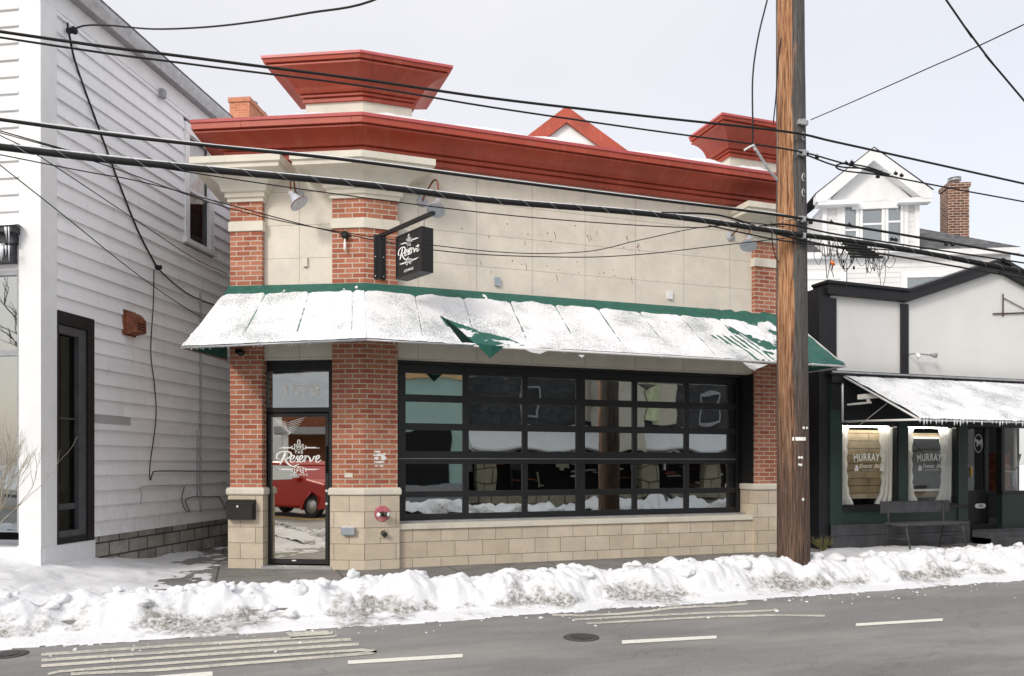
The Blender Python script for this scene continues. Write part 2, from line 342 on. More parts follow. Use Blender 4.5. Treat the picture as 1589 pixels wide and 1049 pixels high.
# ------------------------------------------------------------------ mesh helpers
def inv_of(parent):
    m = Matrix.Identity(4); p = parent
    while p is not None: m = Matrix.Translation(p.location) @ m; p = p.parent
    return m.inverted()
class MB:
    def __init__(s): s.v = []; s.f = []; s.uv = []; s.sm = []
    def face(s, pts, uvs=None, smooth=False):
        i = len(s.v); s.v += [Vector(p) for p in pts]; s.f.append(list(range(i, i+len(pts))))
        s.uv.append(uvs or [(p[0]+p[1], p[2]) for p in pts]); s.sm.append(smooth); return s
    def box(s, fr, a0, a1, o0, o1, z0, z1):
        c = [(a, o, z) for z in (z0, z1) for o in (o0, o1) for a in (a0, a1)]
        P = [fr.p(*q) for q in c]
        for idx, ax in (((0, 1, 3, 2), 2), ((4, 6, 7, 5), 2), ((0, 4, 5, 1), 1), ((2, 3, 7, 6), 1), ((0, 2, 6, 4), 0), ((1, 5, 7, 3), 0)):
            if ax == 2: uv = [(c[i][0], c[i][1]) for i in idx]
            elif ax == 1: uv = [(c[i][0], c[i][2]) for i in idx]
            else: uv = [(c[i][1], c[i][2]) for i in idx]
            s.face([P[i] for i in idx], uv)
        return s
    def prism(s, fr, poly, o0, o1):
        """poly of (a, z) on the facade, thickness o0..o1"""
        A = [fr.p(a, o0, z) for a, z in poly]; B = [fr.p(a, o1, z) for a, z in poly]
        s.face(A[::-1], [tuple(q) for q in poly[::-1]]); s.face(B, [tuple(q) for q in poly]); n = len(poly)
        for i in range(n):
            j = (i+1) % n; s.face([A[i], A[j], B[j], B[i]], [(poly[i][0], o0), (poly[j][0], o0), (poly[j][0], o1), (poly[i][0], o1)])
        return s
    def sweep(s, path, prof, closed=False, cap=True, smooth=False):
        """path: plan polyline with outward on its right hand; prof: (offset, z)"""
        path = [Vector(p) for p in path]; n = len(path)
        def off(o):
            r = []
            for i in range(n):
                pv = path[i-1] if (closed or i > 0) else None; nx = path[(i+1) % n] if (closed or i < n-1) else None
                ns = []
                if pv is not None: d = (path[i]-pv).normalized(); ns.append(Vector((d.y, -d.x)))
                if nx is not None: d = (nx-path[i]).normalized(); ns.append(Vector((d.y, -d.x)))
                if len(ns) == 2:
                    m = (ns[0]+ns[1]).normalized(); r.append(path[i]+m*(o/max(.25, m.dot(ns[0]))))
                else: r.append(path[i]+ns[0]*o)
            return r
        L = [0]
        for i in range(1, n+1): L.append(L[-1]+(path[i % n]-path[i-1]).length)
        rings = [[Vector((q.x, q.y, z)) for q in off(o)] for o, z in prof]
        t = 0
        for j in range(len(prof)-1):
            dt = math.hypot(prof[j+1][0]-prof[j][0], prof[j+1][1]-prof[j][1])
            for i in range(n if closed else n-1):
                a = (i+1) % n
                s.face([rings[j][i], rings[j][a], rings[j+1][a], rings[j+1][i]], [(L[i], prof[j][1]), (L[i+1], prof[j][1]), (L[i+1], prof[j][1]+dt if prof[j][1] == prof[j+1][1] else prof[j+1][1]), (L[i], prof[j+1][1])], smooth)
            t += dt
        if cap and not closed:
            for i in (0, n-1): s.face([r[i] for r in rings])
        if cap and closed:
            s.face(rings[-1]); s.face(rings[0][::-1])
        return s
    def tube(s, pts, r, n=8, r2=None, cap=True):
        pts = [Vector(p) for p in pts]; rings = []; m = len(pts); up0 = None
        for i, p in enumerate(pts):
            d = (pts[min(i+1, m-1)]-pts[max(i-1, 0)]).normalized()
            if up0 is None:
                up0 = Vector((0, 0, 1)) if abs(d.z) < .9 else Vector((1, 0, 0))
            x = d.cross(up0).normalized(); y = x.cross(d).normalized(); up0 = y
            rr = r if r2 is None else r+(r2-r)*i/(m-1)
            if callable(r): rr = r(i/(m-1))
            rings.append([p+x*(rr*math.cos(2*math.pi*k/n))+y*(rr*math.sin(2*math.pi*k/n)) for k in range(n)])
        base = len(s.v)
        for ring in rings: s.v += ring
        for i in range(m-1):
            for k in range(n):
                a = base+i*n+k; b = base+i*n+(k+1) % n
                s.f.append([a, b, b+n, a+n]); s.uv.append([(k/n, i), ((k+1)/n, i), ((k+1)/n, i+1), (k/n, i+1)]); s.sm.append(True)
        if cap:
            for i0 in (base, base+(m-1)*n):
                s.f.append(list(range(i0, i0+n))); s.uv.append([(0, 0)]*n); s.sm.append(False)
        return s
    def lathe(s, c, axis, prof, n=20):
        """prof: (distance along axis, radius)"""
        c = Vector(c); d = Vector(axis).normalized(); up = Vector((0, 0, 1)) if abs(d.z) < .9 else Vector((1, 0, 0))
        x = d.cross(up).normalized(); y = x.cross(d); base = len(s.v); m = len(prof)
        for h, r in prof:
            s.v += [c+d*h+x*(r*math.cos(2*math.pi*k/n))+y*(r*math.sin(2*math.pi*k/n)) for k in range(n)]
        for i in range(m-1):
            for k in range(n):
                a = base+i*n+k; b = base+i*n+(k+1) % n
                s.f.append([a, b, b+n, a+n]); s.uv.append([(0, 0)]*4); s.sm.append(True)
        for i0, pr in ((base, prof[0]), (base+(m-1)*n, prof[-1])):
            if pr[1] > 1e-4: s.f.append(list(range(i0, i0+n))); s.uv.append([(0, 0)]*n); s.sm.append(False)
        return s
    def grid(s, fn, nu, nv, smooth=True):
        base = len(s.v); P = [[fn(i/nu, j/nv) for i in range(nu+1)] for j in range(nv+1)]
        for row in P: s.v += [Vector(q) for q in row]
        w_ = nu+1
        for j in range(nv):
            for i in range(nu):
                a = base+j*w_+i; s.f.append([a, a+1, a+w_+1, a+w_]); s.sm.append(smooth)
                s.uv.append([(i/nu, j/nv), ((i+1)/nu, j/nv), ((i+1)/nu, (j+1)/nv), (i/nu, (j+1)/nv)])
        return s
    def build(s, name, mat, parent=None, bevel=0, recalc=True, loc=None, merge=False):
        me = bpy.data.meshes.new(name); inv = inv_of(parent)
        if loc is not None: inv = Matrix.Translation(-Vector(loc)) @ inv
        me.from_pydata([inv @ v for v in s.v], [], s.f)
        uvl = me.uv_layers.new(name='UVMap'); d = [c for f in s.uv for q in f for c in q]; uvl.data.foreach_set('uv', d)
        me.polygons.foreach_set('use_smooth', s.sm)
        if recalc or merge:
            bm = bmesh.new(); bm.from_mesh(me)
            if merge: bmesh.ops.remove_doubles(bm, verts=bm.verts, dist=1e-5)
            if recalc: bmesh.ops.recalc_face_normals(bm, faces=bm.faces)
            bm.to_mesh(me); bm.free()
        me.materials.append(MATS[mat]); me.update()
        o = bpy.data.objects.new(name, me); COL.objects.link(o)
        if loc is not None: o.location = loc
        if parent is not None: o.parent = parent
        if bevel:
            b = o.modifiers.new('bevel', 'BEVEL'); b.width = bevel; b.segments = 2; b.limit_method = 'ANGLE'; b.angle_limit = R(40)
            ww = o.modifiers.new('weld', 'WELD'); ww.merge_threshold = 1e-4
            while o.modifiers[0].name != 'weld': o.modifiers.move(1, 0)
        return o
def tag(o, label, cat=None, group=None, kind=None):
    if label: o['label'] = label
    if cat: o['category'] = cat
    if group: o['group'] = group
    if kind: o['kind'] = kind
    return o
def thing(name, loc, label, cat, group=None):
    o = bpy.data.objects.new(name, None); COL.objects.link(o); o.location = loc; o.empty_display_size = .2
    return tag(o, label, cat, group)
def struct(o): o['kind'] = 'structure'; return o
def text(mb, s_, fr, a, o, z, size, align='CENTER', shear=0.0, th=.003, sx=1.0, rot=0.0, bold=0.0, mirror=False):
    cu = bpy.data.curves.new('t', 'FONT'); cu.body = s_; cu.size = size; cu.align_x = align; cu.align_y = 'CENTER'; cu.shear = shear
    cu.extrude = th/2; cu.offset = bold; cu.resolution_u = 3
    ob = bpy.data.objects.new('t', cu); COL.objects.link(ob); dg = bpy.context.evaluated_depsgraph_get(); ev = ob.evaluated_get(dg); me = ev.to_mesh()
    ca, sa = math.cos(rot), math.sin(rot)
    V = []
    for v in me.vertices:
        x, y = v.co.x*sx, v.co.y; x, y = x*ca-y*sa, x*sa+y*ca
        if mirror: x = -x
        V.append(fr.p(a+x, o+v.co.z, z+y))
    for p in me.polygons: mb.face([V[i] for i in p.vertices])
    ev.to_mesh_clear(); bpy.data.objects.remove(ob); bpy.data.curves.remove(cu)
def cat_rom(pts, n=6):
    pts = [Vector(p) for p in pts]; P = [pts[0]*2-pts[1]]+pts+[pts[-1]*2-pts[-2]]; r = []
    for i in range(1, len(P)-2):
        for k_ in range(n):
            t = k_/n; a, b, c, d = P[i-1], P[i], P[i+1], P[i+2]
            r.append(.5*((2*b)+(c-a)*t+(2*a-5*b+4*c-d)*t*t+(3*b-3*c+d-a)*t**3))
    r.append(pts[-1]); return r
def stroke(mb, fr, pts, w0, o, th=.003, pen=True, n=5):
    """pen stroke on a facade: pts are (a,z)"""
    q = cat_rom([(p[0], p[1], 0) for p in pts], n); L = []; Rr = []; m = len(q)
    for i, p in enumerate(q):
        d = (q[min(i+1, m-1)]-q[max(i-1, 0)]).normalized(); nn = Vector((-d.y, d.x, 0))
        wd = w0*(.55+.75*abs(d.y)) if pen else w0
        t = i/(m-1); wd *= min(1, .35+4*t, .35+4*(1-t)) if pen else 1
        L.append(p+nn*wd/2); Rr.append(p-nn*wd/2)
    for i in range(m-1):
        A = [fr.p(x.x, o+th, x.y) for x in (L[i], L[i+1], Rr[i+1], Rr[i])]
        mb.face(A)
def fbm(x, y, z=0.0, oct=5): return noise.fractal(Vector((x, y, z)), 1.0, 2.0, oct)
def sst(a, b, x):
    t = max(0, min(1, (x-a)/(b-a))); return t*t*(3-2*t)

# ================================================================== SETTING
ROADZ = -.13
big = Fr((0, 0), 0)
mb = MB(); mb.face([(-500, -500, -.2), (500, -500, -.2), (500, 500, -.2), (-500, 500, -.2)])
struct(mb.build('ground', 'snow_clean'))
mb = MB(); mb.face([(-300, -11.4, ROADZ), (300, -11.4, ROADZ), (300, -2.3, ROADZ), (-300, -2.3, ROADZ)])
struct(mb.build('road', 'asphalt'))
mb = MB(); mb.box(big, -60, 80, 2.5, -7.0, -.19, 0)
struct(mb.build('sidewalk', 'pavement'))
mb = MB(); mb.box(big, -60, 80, 11.5, 14.8, -.19, 0)
struct(mb.build('sidewalk', 'pavement'))

# ploughed snow along the kerb
def foot(x): return -3.02 + .10*fbm(x*.45, 3.1) + .06*fbm(x*1.9, 8.2, 0, 4)
def cover(x, y):
    if y > 9.5: return None
    h = (.26+.07*sst(-2.6, -3.8, x))*sst(-1.75, -4.4, x+.35*fbm(x*.8, y*.8, 4)+(.25 if y < 0 else .12)) + .03*fbm(x*1.4, y*1.4, 2, 5)+.014*fbm(x*9, y*9, 2, 4)
    h += .02*abs(fbm(x*3.5, y*3.5, 7))
    h *= sst(-1.5, -2.1, x+.3*fbm(x*1.3, y*1.3, 9))*sst(-2.5, -1.9, y)
    # tyre and foot trampled strip
    h -= .02*sst(.35, .0, abs(y+1.2+.2*fbm(x*.5, 1)))
    return h-.012
def dn_(t): return sst(.45, .95, t)
def bank_h(x, y):
    f = foot(x); back = -1.70 + .16*fbm(x*.6, 11.0)
    if x < -2.2: back += 0
    t = (y-f)/(back-f)
    if t < 0 or t > 1.25: return None
    crest = .19 + .03*sst(-1, -4, x) + .06*fbm(x*.8, 5.5) + .05*fbm(x*2.3, 1.5)
    t0 = .20+.10*fbm(x*.9, 2.2, 1, 4); up = sst(t0, t0+.33, t)**.8; dn = 1-sst(.66, 1.12, t)
    apron = sst(0, .04, t)*.014+sst(0, .25, t)*.03
    z = ROADZ + apron + (crest-ROADZ-.05)*up*1.0
    base = 0.0
    z += .09*math.exp(-((x-5.0)/.75)**2)*sst(t0, t0+.3, t)
    z = z*dn + (1-dn)*(base-.03)
    rough = (.08+.92*sst(t0, t0+.18, t))*(1-.75*sst(.8, 1.1, t))*sst(0, .06, t)
    if x < -1.7:
        c_ = cover(x, min(y+.25, -1.6)); z = max(z, z+(c_-z)*dn_(t)) if (c_ is not None and t > .45) else z
    ch = noise.voronoi(Vector((x*5.5, y*5.5, 2)))[0]; c2 = noise.voronoi(Vector((x*13+.4*fbm(x*4, y*4), y*13, 5)))[0]
    cl = sst(-.15, .35, fbm(x*.9, y*.9, 9, 3))
    z += rough*(.085*fbm(x*2.6, y*2.6, 1.0, 4)+(.03+.07*cl)*(.5-ch[0])+.030*cl*(.5-c2[0]) + .014*fbm(x*16, y*16, 2, 3))
    return z
def bank_mesh(x0, x1, y0, y1, st, hf):
    nx = int((x1-x0)/st); ny = int((y1-y0)/st); idx = {}; V = []; F = []
    for j in range(ny+1):
        for i in range(nx+1):
            x = x0+i*st; y = y0+j*st; z = hf(x, y)
            if z is not None: idx[(i, j)] = len(V); V.append((x, y, z))
    for j in range(ny):
        for i in range(nx):
            q = [(i, j), (i+1, j), (i+1, j+1), (i, j+1)]
            if all(t in idx for t in q): F.append([idx[t] for t in q])
    return V, F
def raw(name, V, F, mat, smooth=True):
    me = bpy.data.meshes.new(name); me.from_pydata(V, [], F); me.polygons.foreach_set('use_smooth', [smooth]*len(F)); me.materials.append(MATS[mat]); me.update()
    o = bpy.data.objects.new(name, me); COL.objects.link(o); return o
def chunks(V, F, n, xr, yfn, rr, seed):
    rd = random.Random(seed)
    bm = bmesh.new(); bmesh.ops.create_icosphere(bm, subdivisions=3, radius=1)
    sv = [v.co.copy() for v in bm.verts]; sf = [[v.index for v in f.verts] for f in bm.faces]; bm.free()
    for _ in range(n):
        x = rd.uniform(*xr); y, z = yfn(x, rd); 
        if z is None: continue
        r = rr[0]+(rr[1]-rr[0])*rd.random()**3; b = len(V); ph = rd.random()*50
        sx, sy, sz = rd.uniform(.8, 1.5), rd.uniform(.7, 1.2), rd.uniform(.55, .9); a = rd.random()*6
        for v in sv:
            k_ = 1+.45*fbm(v.x*1.1+ph, v.y*1.1, v.z*1.1, 4)+.16*(noise.voronoi(Vector((v.x*2.2+ph, v.y*2.2, v.z*2.2)))[0][0]-.4)
            px, py, pz = v.x*sx*r*k_, v.y*sy*r*k_, v.z*sz*r*k_
            V.append((x+px*math.cos(a)-py*math.sin(a), y+px*math.sin(a)+py*math.cos(a), z+pz+r*.12))
        F += [[b+i for i in f] for f in sf]
V, F = bank_mesh(-9, 20, -3.25, -1.3, .022, bank_h)
def onbank(x, rd):
    y = rd.choice([rd.uniform(-2.72, -1.9), rd.gauss(-2.22, .12)]); return y, bank_h(x, y)
chunks(V, F, 340, (-8.5, 17), onbank, (.018, .10), 3)
struct(raw('snow_bank', V, F, 'snow_dirty'))
# thin ice crumbs thrown onto the asphalt by the plough
V = []; F = []
def onroad(x, rd):
    return foot(x)-abs(rd.gauss(0, .35))-.02, ROADZ+.002
chunks(V, F, 150, (-7, 16), onroad, (.006, .018), 11)
tag(raw('snow_crumbs', V, F, 'snow_clean'), 'small crumbs of snow scattered on the asphalt along the bank', None, None, 'stuff')
# trodden snow over the pavement and yard on the left
V, F = bank_mesh(-14, -1.3, -2.5, 9, .05, cover)
struct(raw('snow_cover', V, F, 'snow_clean'))
def cover2(x, y):
    m = sst(.9, .2, math.hypot((x-8.1)/1.9, (y+.7)/1.0)+.35*fbm(x*1.2, y*1.2, 3)); return .06*m+.012*fbm(x*6, y*6)*m-.012
V, F = bank_mesh(6.2, 10.6, -1.9, 1.5, .04, cover2)
struct(raw('snow_patch', V, F, 'snow_clean'))
# opposite kerb bank (seen in the window reflections)
def bank2(x, y):
    t = (y+12.3)/1.3
    if t < 0 or t > 1: return None
    return ROADZ+(.30+.1*fbm(x, 2))*math.sin(math.pi*t)**.8+.1*fbm(x*3, y*3)
V, F = bank_mesh(-30, 30, -12.3, -11.0, .1, bank2)
struct(raw('snow_bank', V, F, 'snow_dirty'))

# road markings
def mark(name, quads, mat, z=ROADZ+.004):
    m_ = MB()
    for q in quads: m_.face([(gnd(u, v, ROADZ).x, gnd(u, v, ROADZ).y, z) for u, v in q])
    return struct(m_.build(name, mat))
def line_px(p, q, w0, w1): return [(p[0], p[1]-w0/2), (q[0], q[1]-w1/2), (q[0], q[1]+w1/2), (p[0], p[1]+w0/2)]
mark('lane_dash', [line_px((540, 1028.5), (718, 1018), 5.5, 5.5)], 'road_paint_fresh')
mark('lane_dash', [line_px((965, 997), (1112, 989), 5.5, 4.6)], 'road_paint_fresh')
mark('lane_dash', [line_px((1328, 970), (1463, 962), 4.2, 4)], 'road_paint_fresh')
mark('lane_dash', [line_px((115, 1063), (330, 1046), 7, 7)], 'road_paint_fresh')
def strip(pts, w_): return [line_px(pts[i], pts[i+1], w_, w_) for i in range(len(pts)-1)]
hm = []
hm += strip([(64, 1016.5), (250, 1003.5), (430, 992.5), (520, 987)], 4.4)
hm += strip([(64, 1025.2), (250, 1013), (400, 1002), (545, 992.5)], 4.4)
hm += strip([(64, 1034), (250, 1021), (400, 1010.5), (557, 1000)], 4.4)
hm += strip([(74, 1047), (92, 1042.5), (130, 1039.5), (250, 1030.5), (400, 1019.5), (520, 1011.5), (560, 1009)], 4)
hm += strip([(110, 1046.5), (250, 1040), (400, 1028), (520, 1018.5), (575, 1014), (584, 1011.5), (560, 1009)], 4.4)
hm += [[(443, 982), (507, 979), (520, 986), (452, 990.5)]]
mark('lane_marking', hm, 'road_paint')
hm = strip([(857, 954.5), (900, 955.5), (960, 953), (1010, 948.5), (1040, 944), (1090, 941), (1130, 940), (1160, 937)], 3.2)
hm += strip([(888, 962), (980, 957), (1090, 951.5), (1170, 949), (1208, 947)], 3)
hm += strip([(911, 968), (1000, 963), (1100, 957.5), (1200, 955), (1280, 956)], 3)
mark('lane_marking', hm, 'road_paint', ROADZ+.0035)
m_ = MB(); m_.box(big, -60, 80, 7.35, 7.47, ROADZ+.001, ROADZ+.004); m_.box(big, -60, 80, 7.6, 7.72, ROADZ+.001, ROADZ+.004)
struct(m_.build('centre_line', 'yellow_paint'))
def manhole(u, v, r, label):
    g = gnd(u, v, ROADZ); t = thing('manhole_cover', (g.x, g.y, ROADZ), label, 'manhole cover')
    MB().lathe((g.x, g.y, ROADZ), (0, 0, 1), [(0, r+.05), (.006, r+.05), (.007, r)], 32).build('rim', 'cast_iron', t)
    m2 = MB(); m2.lathe((g.x, g.y, ROADZ+.007), (0, 0, 1), [(0, r-.012), (.004, r-.012)], 32)
    for i in range(-3, 4):
        L_ = math.sqrt(max(0, (r*.85)**2-(i*r*.25)**2)); m2.box(Fr((g.x, g.y), .3), -L_, L_, i*r*.25-.01, i*r*.25+.01, ROADZ+.0105, ROADZ+.015)
    m2.build('lid', 'cast_iron', t)
manhole(902, 989.5, .11, 'round iron manhole cover set flush between the two lane dashes')
manhole(12, 1016, .10, 'small dark iron cover in the road at the far left of the painted lines')

# ================================================================== CORNER RESTAURANT
SD = hs(D, 357)               # left end of the door face
SR = 6.80                     # right end of the long face
P_L = D.p(SD, 0, 0); PL = Vector((P_L.x, P_L.y)); BACK = 8.5
CR = thing('corner_restaurant', (0, 0, 0), 'one-storey corner restaurant of brick piers and beige panels under a red cornice', 'building')
GO = -.33
g0 = hs(M, 617, 0); g1 = 6.235
D0 = hs(D, 406.5); D1 = hs(D, 515.5)          # doorway jambs
# brick piers (each with stone foot and cap)
def plan(fr, a, o): q = fr.p(a, o, 0); return Vector((q.x, q.y))
lret = PL + Vector((-.30, .92)).normalized()*0    # placeholder corner
sidev = Vector((.25, 1)).normalized()             # the left flank runs back beside the white house
def pier_poly_left(o=0): return [plan(D, D0, -.45), plan(D, SD, -.45), plan(D, SD, 0), plan(D, D0, 0)]
polyL = [plan(D, D0, -.5), PL+sidev*.55, PL, plan(D, D0, 0)]
polyC = [plan(D, D1, -.42), plan(D, D1, 0), Vector((0, 0)), plan(M, g0, 0), plan(M, g0, -.42)]
SC = 6.72
polyR = [plan(M, g1, -.42), plan(M, g1, 0), plan(M, SC, 0), plan(M, SC, -.42)]
for nm, poly in (('L', polyL), ('C', polyC), ('R', polyR)):
    pp = [Vector(p) for p in poly]
    # orient so outward is on the right hand (anticlockwise plan)
    area = sum(pp[i].x*pp[(i+1) % len(pp)].y-pp[(i+1) % len(pp)].x*pp[i].y for i in range(len(pp)))
    if area < 0: pp.reverse()
    pb = MB().sweep(pp, [(0, 1.09), (0, 4.60)], True).sweep(pp, [(0, 4.735), (0, 5.0)], True).build('brick_pier', 'red_brick', CR)
    MB().sweep(pp, [(.022, -.05), (.022, 1.0)], True).build('stone_foot', 'stone_block', pb)
    MB().sweep(pp, [(.035, 1.003), (.045, 1.02), (.045, 1.075), (.03, 1.10), (.0, 1.105)], True).build('foot_cap', 'limestone', pb)
    MB().sweep(pp, [(.02, 4.602), (.02, 4.733)], True).build('stone_band', 'limestone', pb, .004)
    cap = [(.03, 5.0), (.03, 5.05), (.06, 5.055), (.06, 5.115), (.09, 5.12)]
    for i in range(9):
        a = i/8*math.pi/2; cap.append((.10+.27*(1-math.cos(a)), 5.13+.19*math.sin(a)))
    cap += [(.40, 5.325), (.40, 5.385), (.43, 5.39), (.43, 5.475)]
    if nm == 'R': MB().sweep([plan(M, g1, -.42), plan(M, g1, 0), plan(M, SC, 0)][::1], cap, False).build('capital', 'limestone', pb)
    else: MB().sweep(pp, cap, True).build('capital', 'limestone', pb)
# wall panels
W = MB()
W.box(M, g0, g1, -.50, -.08, 2.875, 5.56)
W.box(M, .02, 6.70, -.50, -.09, 5.55, 6.0)
wm = W.build('wall', 'panel_stucco', CR)
W = MB(); W.box(D, D0, D1, -.50, -.08, 2.85, 5.56); W.box(D, SD+.02, -.02, -.50, -.09, 5.55, 6.0)
W.build('wall', 'panel_stucco', CR)
# base wall below the windows with its sill
zs = 1.44-(816.7-HZ)/FPX*10.55
W = MB(); W.box(M, g0+.02, g1-.02, -.45, -.035, -.05, .52)
W.build('base_wall', 'stone_block', CR)
MB().box(M, g0+.024, g1-.024, -.45, -.005, .523, .60).build('window_sill', 'limestone', CR, .006)
# side, back walls and roof
bk = [Vector((6.71, .42)), Vector((6.71, BACK)), PL+sidev*BACK*.9, PL+sidev*.55]
W = MB().sweep(bk, [(0, -.05), (0, 5.95)], False, cap=False); W.build('side_wall', 'panel_stucco', CR)
roofp = [PL+sidev*.1, Vector((0.02, .1)), Vector((6.70, .1)), Vector((6.70, BACK)), PL+sidev*BACK*.9]
W = MB(); W.face([(p.x, p.y, 5.93) for p in roofp]); W.build('roof', 'roof_white', CR)
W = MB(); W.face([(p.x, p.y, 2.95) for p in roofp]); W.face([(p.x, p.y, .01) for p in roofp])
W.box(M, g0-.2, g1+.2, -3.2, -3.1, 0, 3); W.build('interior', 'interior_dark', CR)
# cornice ring (left flank, door face, long face, right flank)
ring = [PL+sidev*4, PL, Vector((0, 0)), Vector((6.74, 0))]
ringc = ring
prof = [(-.1, 5.545), (.035, 5.545), (.035, 5.598), (.012, 5.600), (.012, 5.616), (.065, 5.618), (.07, 5.662), (.045, 5.664), (.045, 5.680), (.105, 5.682), (.11, 5.70)]
for i in range(1, 9):
    a = i/8*math.pi/2; prof.append((.11+.25*(1-math.cos(a))**.9, 5.70+.11*math.sin(a)))
prof += [(.375, 5.812), (.375, 5.832), (.35, 5.834), (.35, 5.846), (.41, 5.848), (.41, 5.925), (-.1, 5.925)]
MB().sweep(ringc, prof, False).build('cornice', 'red_metal', CR)
MB().sweep(ringc, [(.40, 5.926), (.425, 5.926), (.43, 5.965), (-.12, 5.968), (-.12, 5.93)], False).build('cornice_flashing', 'red_flashing', CR)
sn = MB()
def snow_ledge(path, o0, o1, z, th):
    L_ = 0
    for i in range(len(path)-1):
        a, b = path[i], path[i+1]; d = (b-a); ln = d.length; d.normalize(); nn = Vector((d.y, -d.x)); n_ = max(2, int(ln/.06))
        def fn(u_, v_, a=a, d=d, nn=nn, ln=ln):
            p = a+d*(u_*ln)+nn*(o0+(o1-o0)*v_); e = min(v_, 1-v_)*2; e = min(1, e*3)
            return (p.x, p.y, z+e*th*max(0.05, .75+.9*fbm(p.x*1.3, p.y*1.3, 3)))
        sn.grid(fn, n_, 6)
snow_ledge([PL, Vector((0, 0)), Vector((6.72, 0))], .425, -.1, 5.962, .085)
sn.build('snow', 'snow_clean', CR)
# towers
def tower(poly, closed=True):
    t_ = MB().sweep(poly, [(0, 5.9), (0, 6.34)], closed).build('parapet_block', 'limestone', CR)
    pr = [(-.02, 6.325), (.035, 6.325), (.035, 6.368), (.015, 6.370), (.015, 6.384), (.062, 6.386), (.062, 6.412), (.042, 6.414), (.042, 6.428), (.09, 6.430), (.11, 6.455)]
    for i in range(1, 9):
        a = i/8*math.pi/2; pr.append((.11+.27*(1-math.cos(a))**.85, 6.455+.20*math.sin(a)))
    pr += [(.395, 6.66), (.395, 6.68), (.37, 6.682), (.37, 6.696), (.42, 6.698), (.43, 6.745), (0 if closed else -.5, 6.75)]
    MB().sweep(poly, pr, closed).build('cornice', 'red_metal', t_)
    MB().sweep(poly, [(.42, 6.7465), (.445, 6.7465), (.445, 6.78), (0 if closed else -.5, 6.785)], closed).build('cornice_flashing', 'red_flashing', t_)
ta = hs(D, 474.5, -.05); tb = hs(M, 645, -.05)
pl = [plan(D, ta, -.05), Vector((-.011, .05)), plan(M, tb-.05, -.05), plan(M, tb-.07, -.45), plan(D, ta, -.55)]
tower(pl)
tl = hs(M, 1130, -.05)
tower([plan(M, tl+.03, -.55), plan(M, tl+.03, -.05), plan(M, 6.74, -.05)], False)

# sectional glass garage door
GZT = 2.87
GD = MB(); gd = GD.box(M, g0+.004, g1-.004, GO-.10, GO-.04, .604, .66).build('garage_door', 'black_frame', CR)
def gz(v): return hit(M, 640, v, GO)[1]
cols = [(629.5, 718), (727.5, 810.5), (819, 894), (908, 981.5), (989, 1062), (1069.5, 1129)]
cs = [(hs(M, a, GO), hs(M, b, GO)) for a, b in cols]
# even columns: real doors repeat one module
rows = [(gz(612), gz(578.6)), (gz(656.5), gz(623.2)), (gz(700), gz(667)), (gz(762.6), gz(720)), (gz(798), gz(772))]
zt = 2.87; zb = .604
F_ = MB()
for i in range(len(cs)+1):
    a = g0+.004 if i == 0 else cs[i-1][1]; b = g1-.25 if i == len(cs) else cs[i][0]
    F_.box(M, a, b, GO-.045, GO, zb+.03, zt-.04)
F_.build('stile', 'grey_black_rail', gd)
edges = [zt-.03]+[q for r_ in rows for q in (r_[1], r_[0])]+[zb+.02]
F_ = MB()
for i in range(0, len(edges), 2):
    hi, lo = edges[i], edges[i+1]
    F_.box(M, g0+.006, g1-.13, GO-.04, GO+(.012 if i == 6 else .006), lo, hi)
rail = F_.build('rail', 'grey_black_rail', gd, .003)
zr = (edges[6]+edges[7])/2
MB().box(M, g0+.01, g1-.13, GO+.013, GO+.020, zr-.018, zr-.012).build('rail_trim', 'galvanised', gd)
for i, (z0, z1) in enumerate(rows):
    for j, (a, b) in enumerate(cs):
        rd = random.Random(i*10+j)
        def fn(u_, v_, a=a, b=b, z0=z0, z1=z1, rd_=(rd.uniform(-1, 1), rd.uniform(-1, 1), rd.uniform(.4, 1))):
            bul = .0007*rd_[2]*(1-(2*u_-1)**2)*(1-(2*v_-1)**2)
            return M.p(a-.01+(b-a+.02)*u_, GO-.02-bul+.0006*rd_[0]*u_+.0006*rd_[1]*v_, z0-.01+(z1-z0+.02)*v_)
        MB().grid(fn, 12, 6).build('pane', 'glass_garage', gd)
F_ = MB()
F_.box(M, g0+.002, g1-.002, -.42, -.24, zt-.04, zt+.004)       # header inside the reveal
F_.box(M, g0+.003, g0+.05, -.42, -.20, .603, zt-.041); F_.box(M, g1-.24, g1-.006, -.425, -.36, .603, zt-.041)
F_.build('door_frame', 'black_frame', gd)
F_ = MB(); F_.box(M, g1-.135, g1-.10, GO-.02, GO+.03, .66, zt-.12); F_.build('track', 'grey_black_rail', gd)
F_ = MB(); F_.box(M, g1-.006, g1+.0, -.42, -.03, .603, zt-.001); F_.build('jamb', 'black_matte', gd)
F_ = MB(); F_.box(M, g0+.01, g1-.01, -.32, -.20, .602, .625); F_.build('bottom_track', 'galvanised', gd)

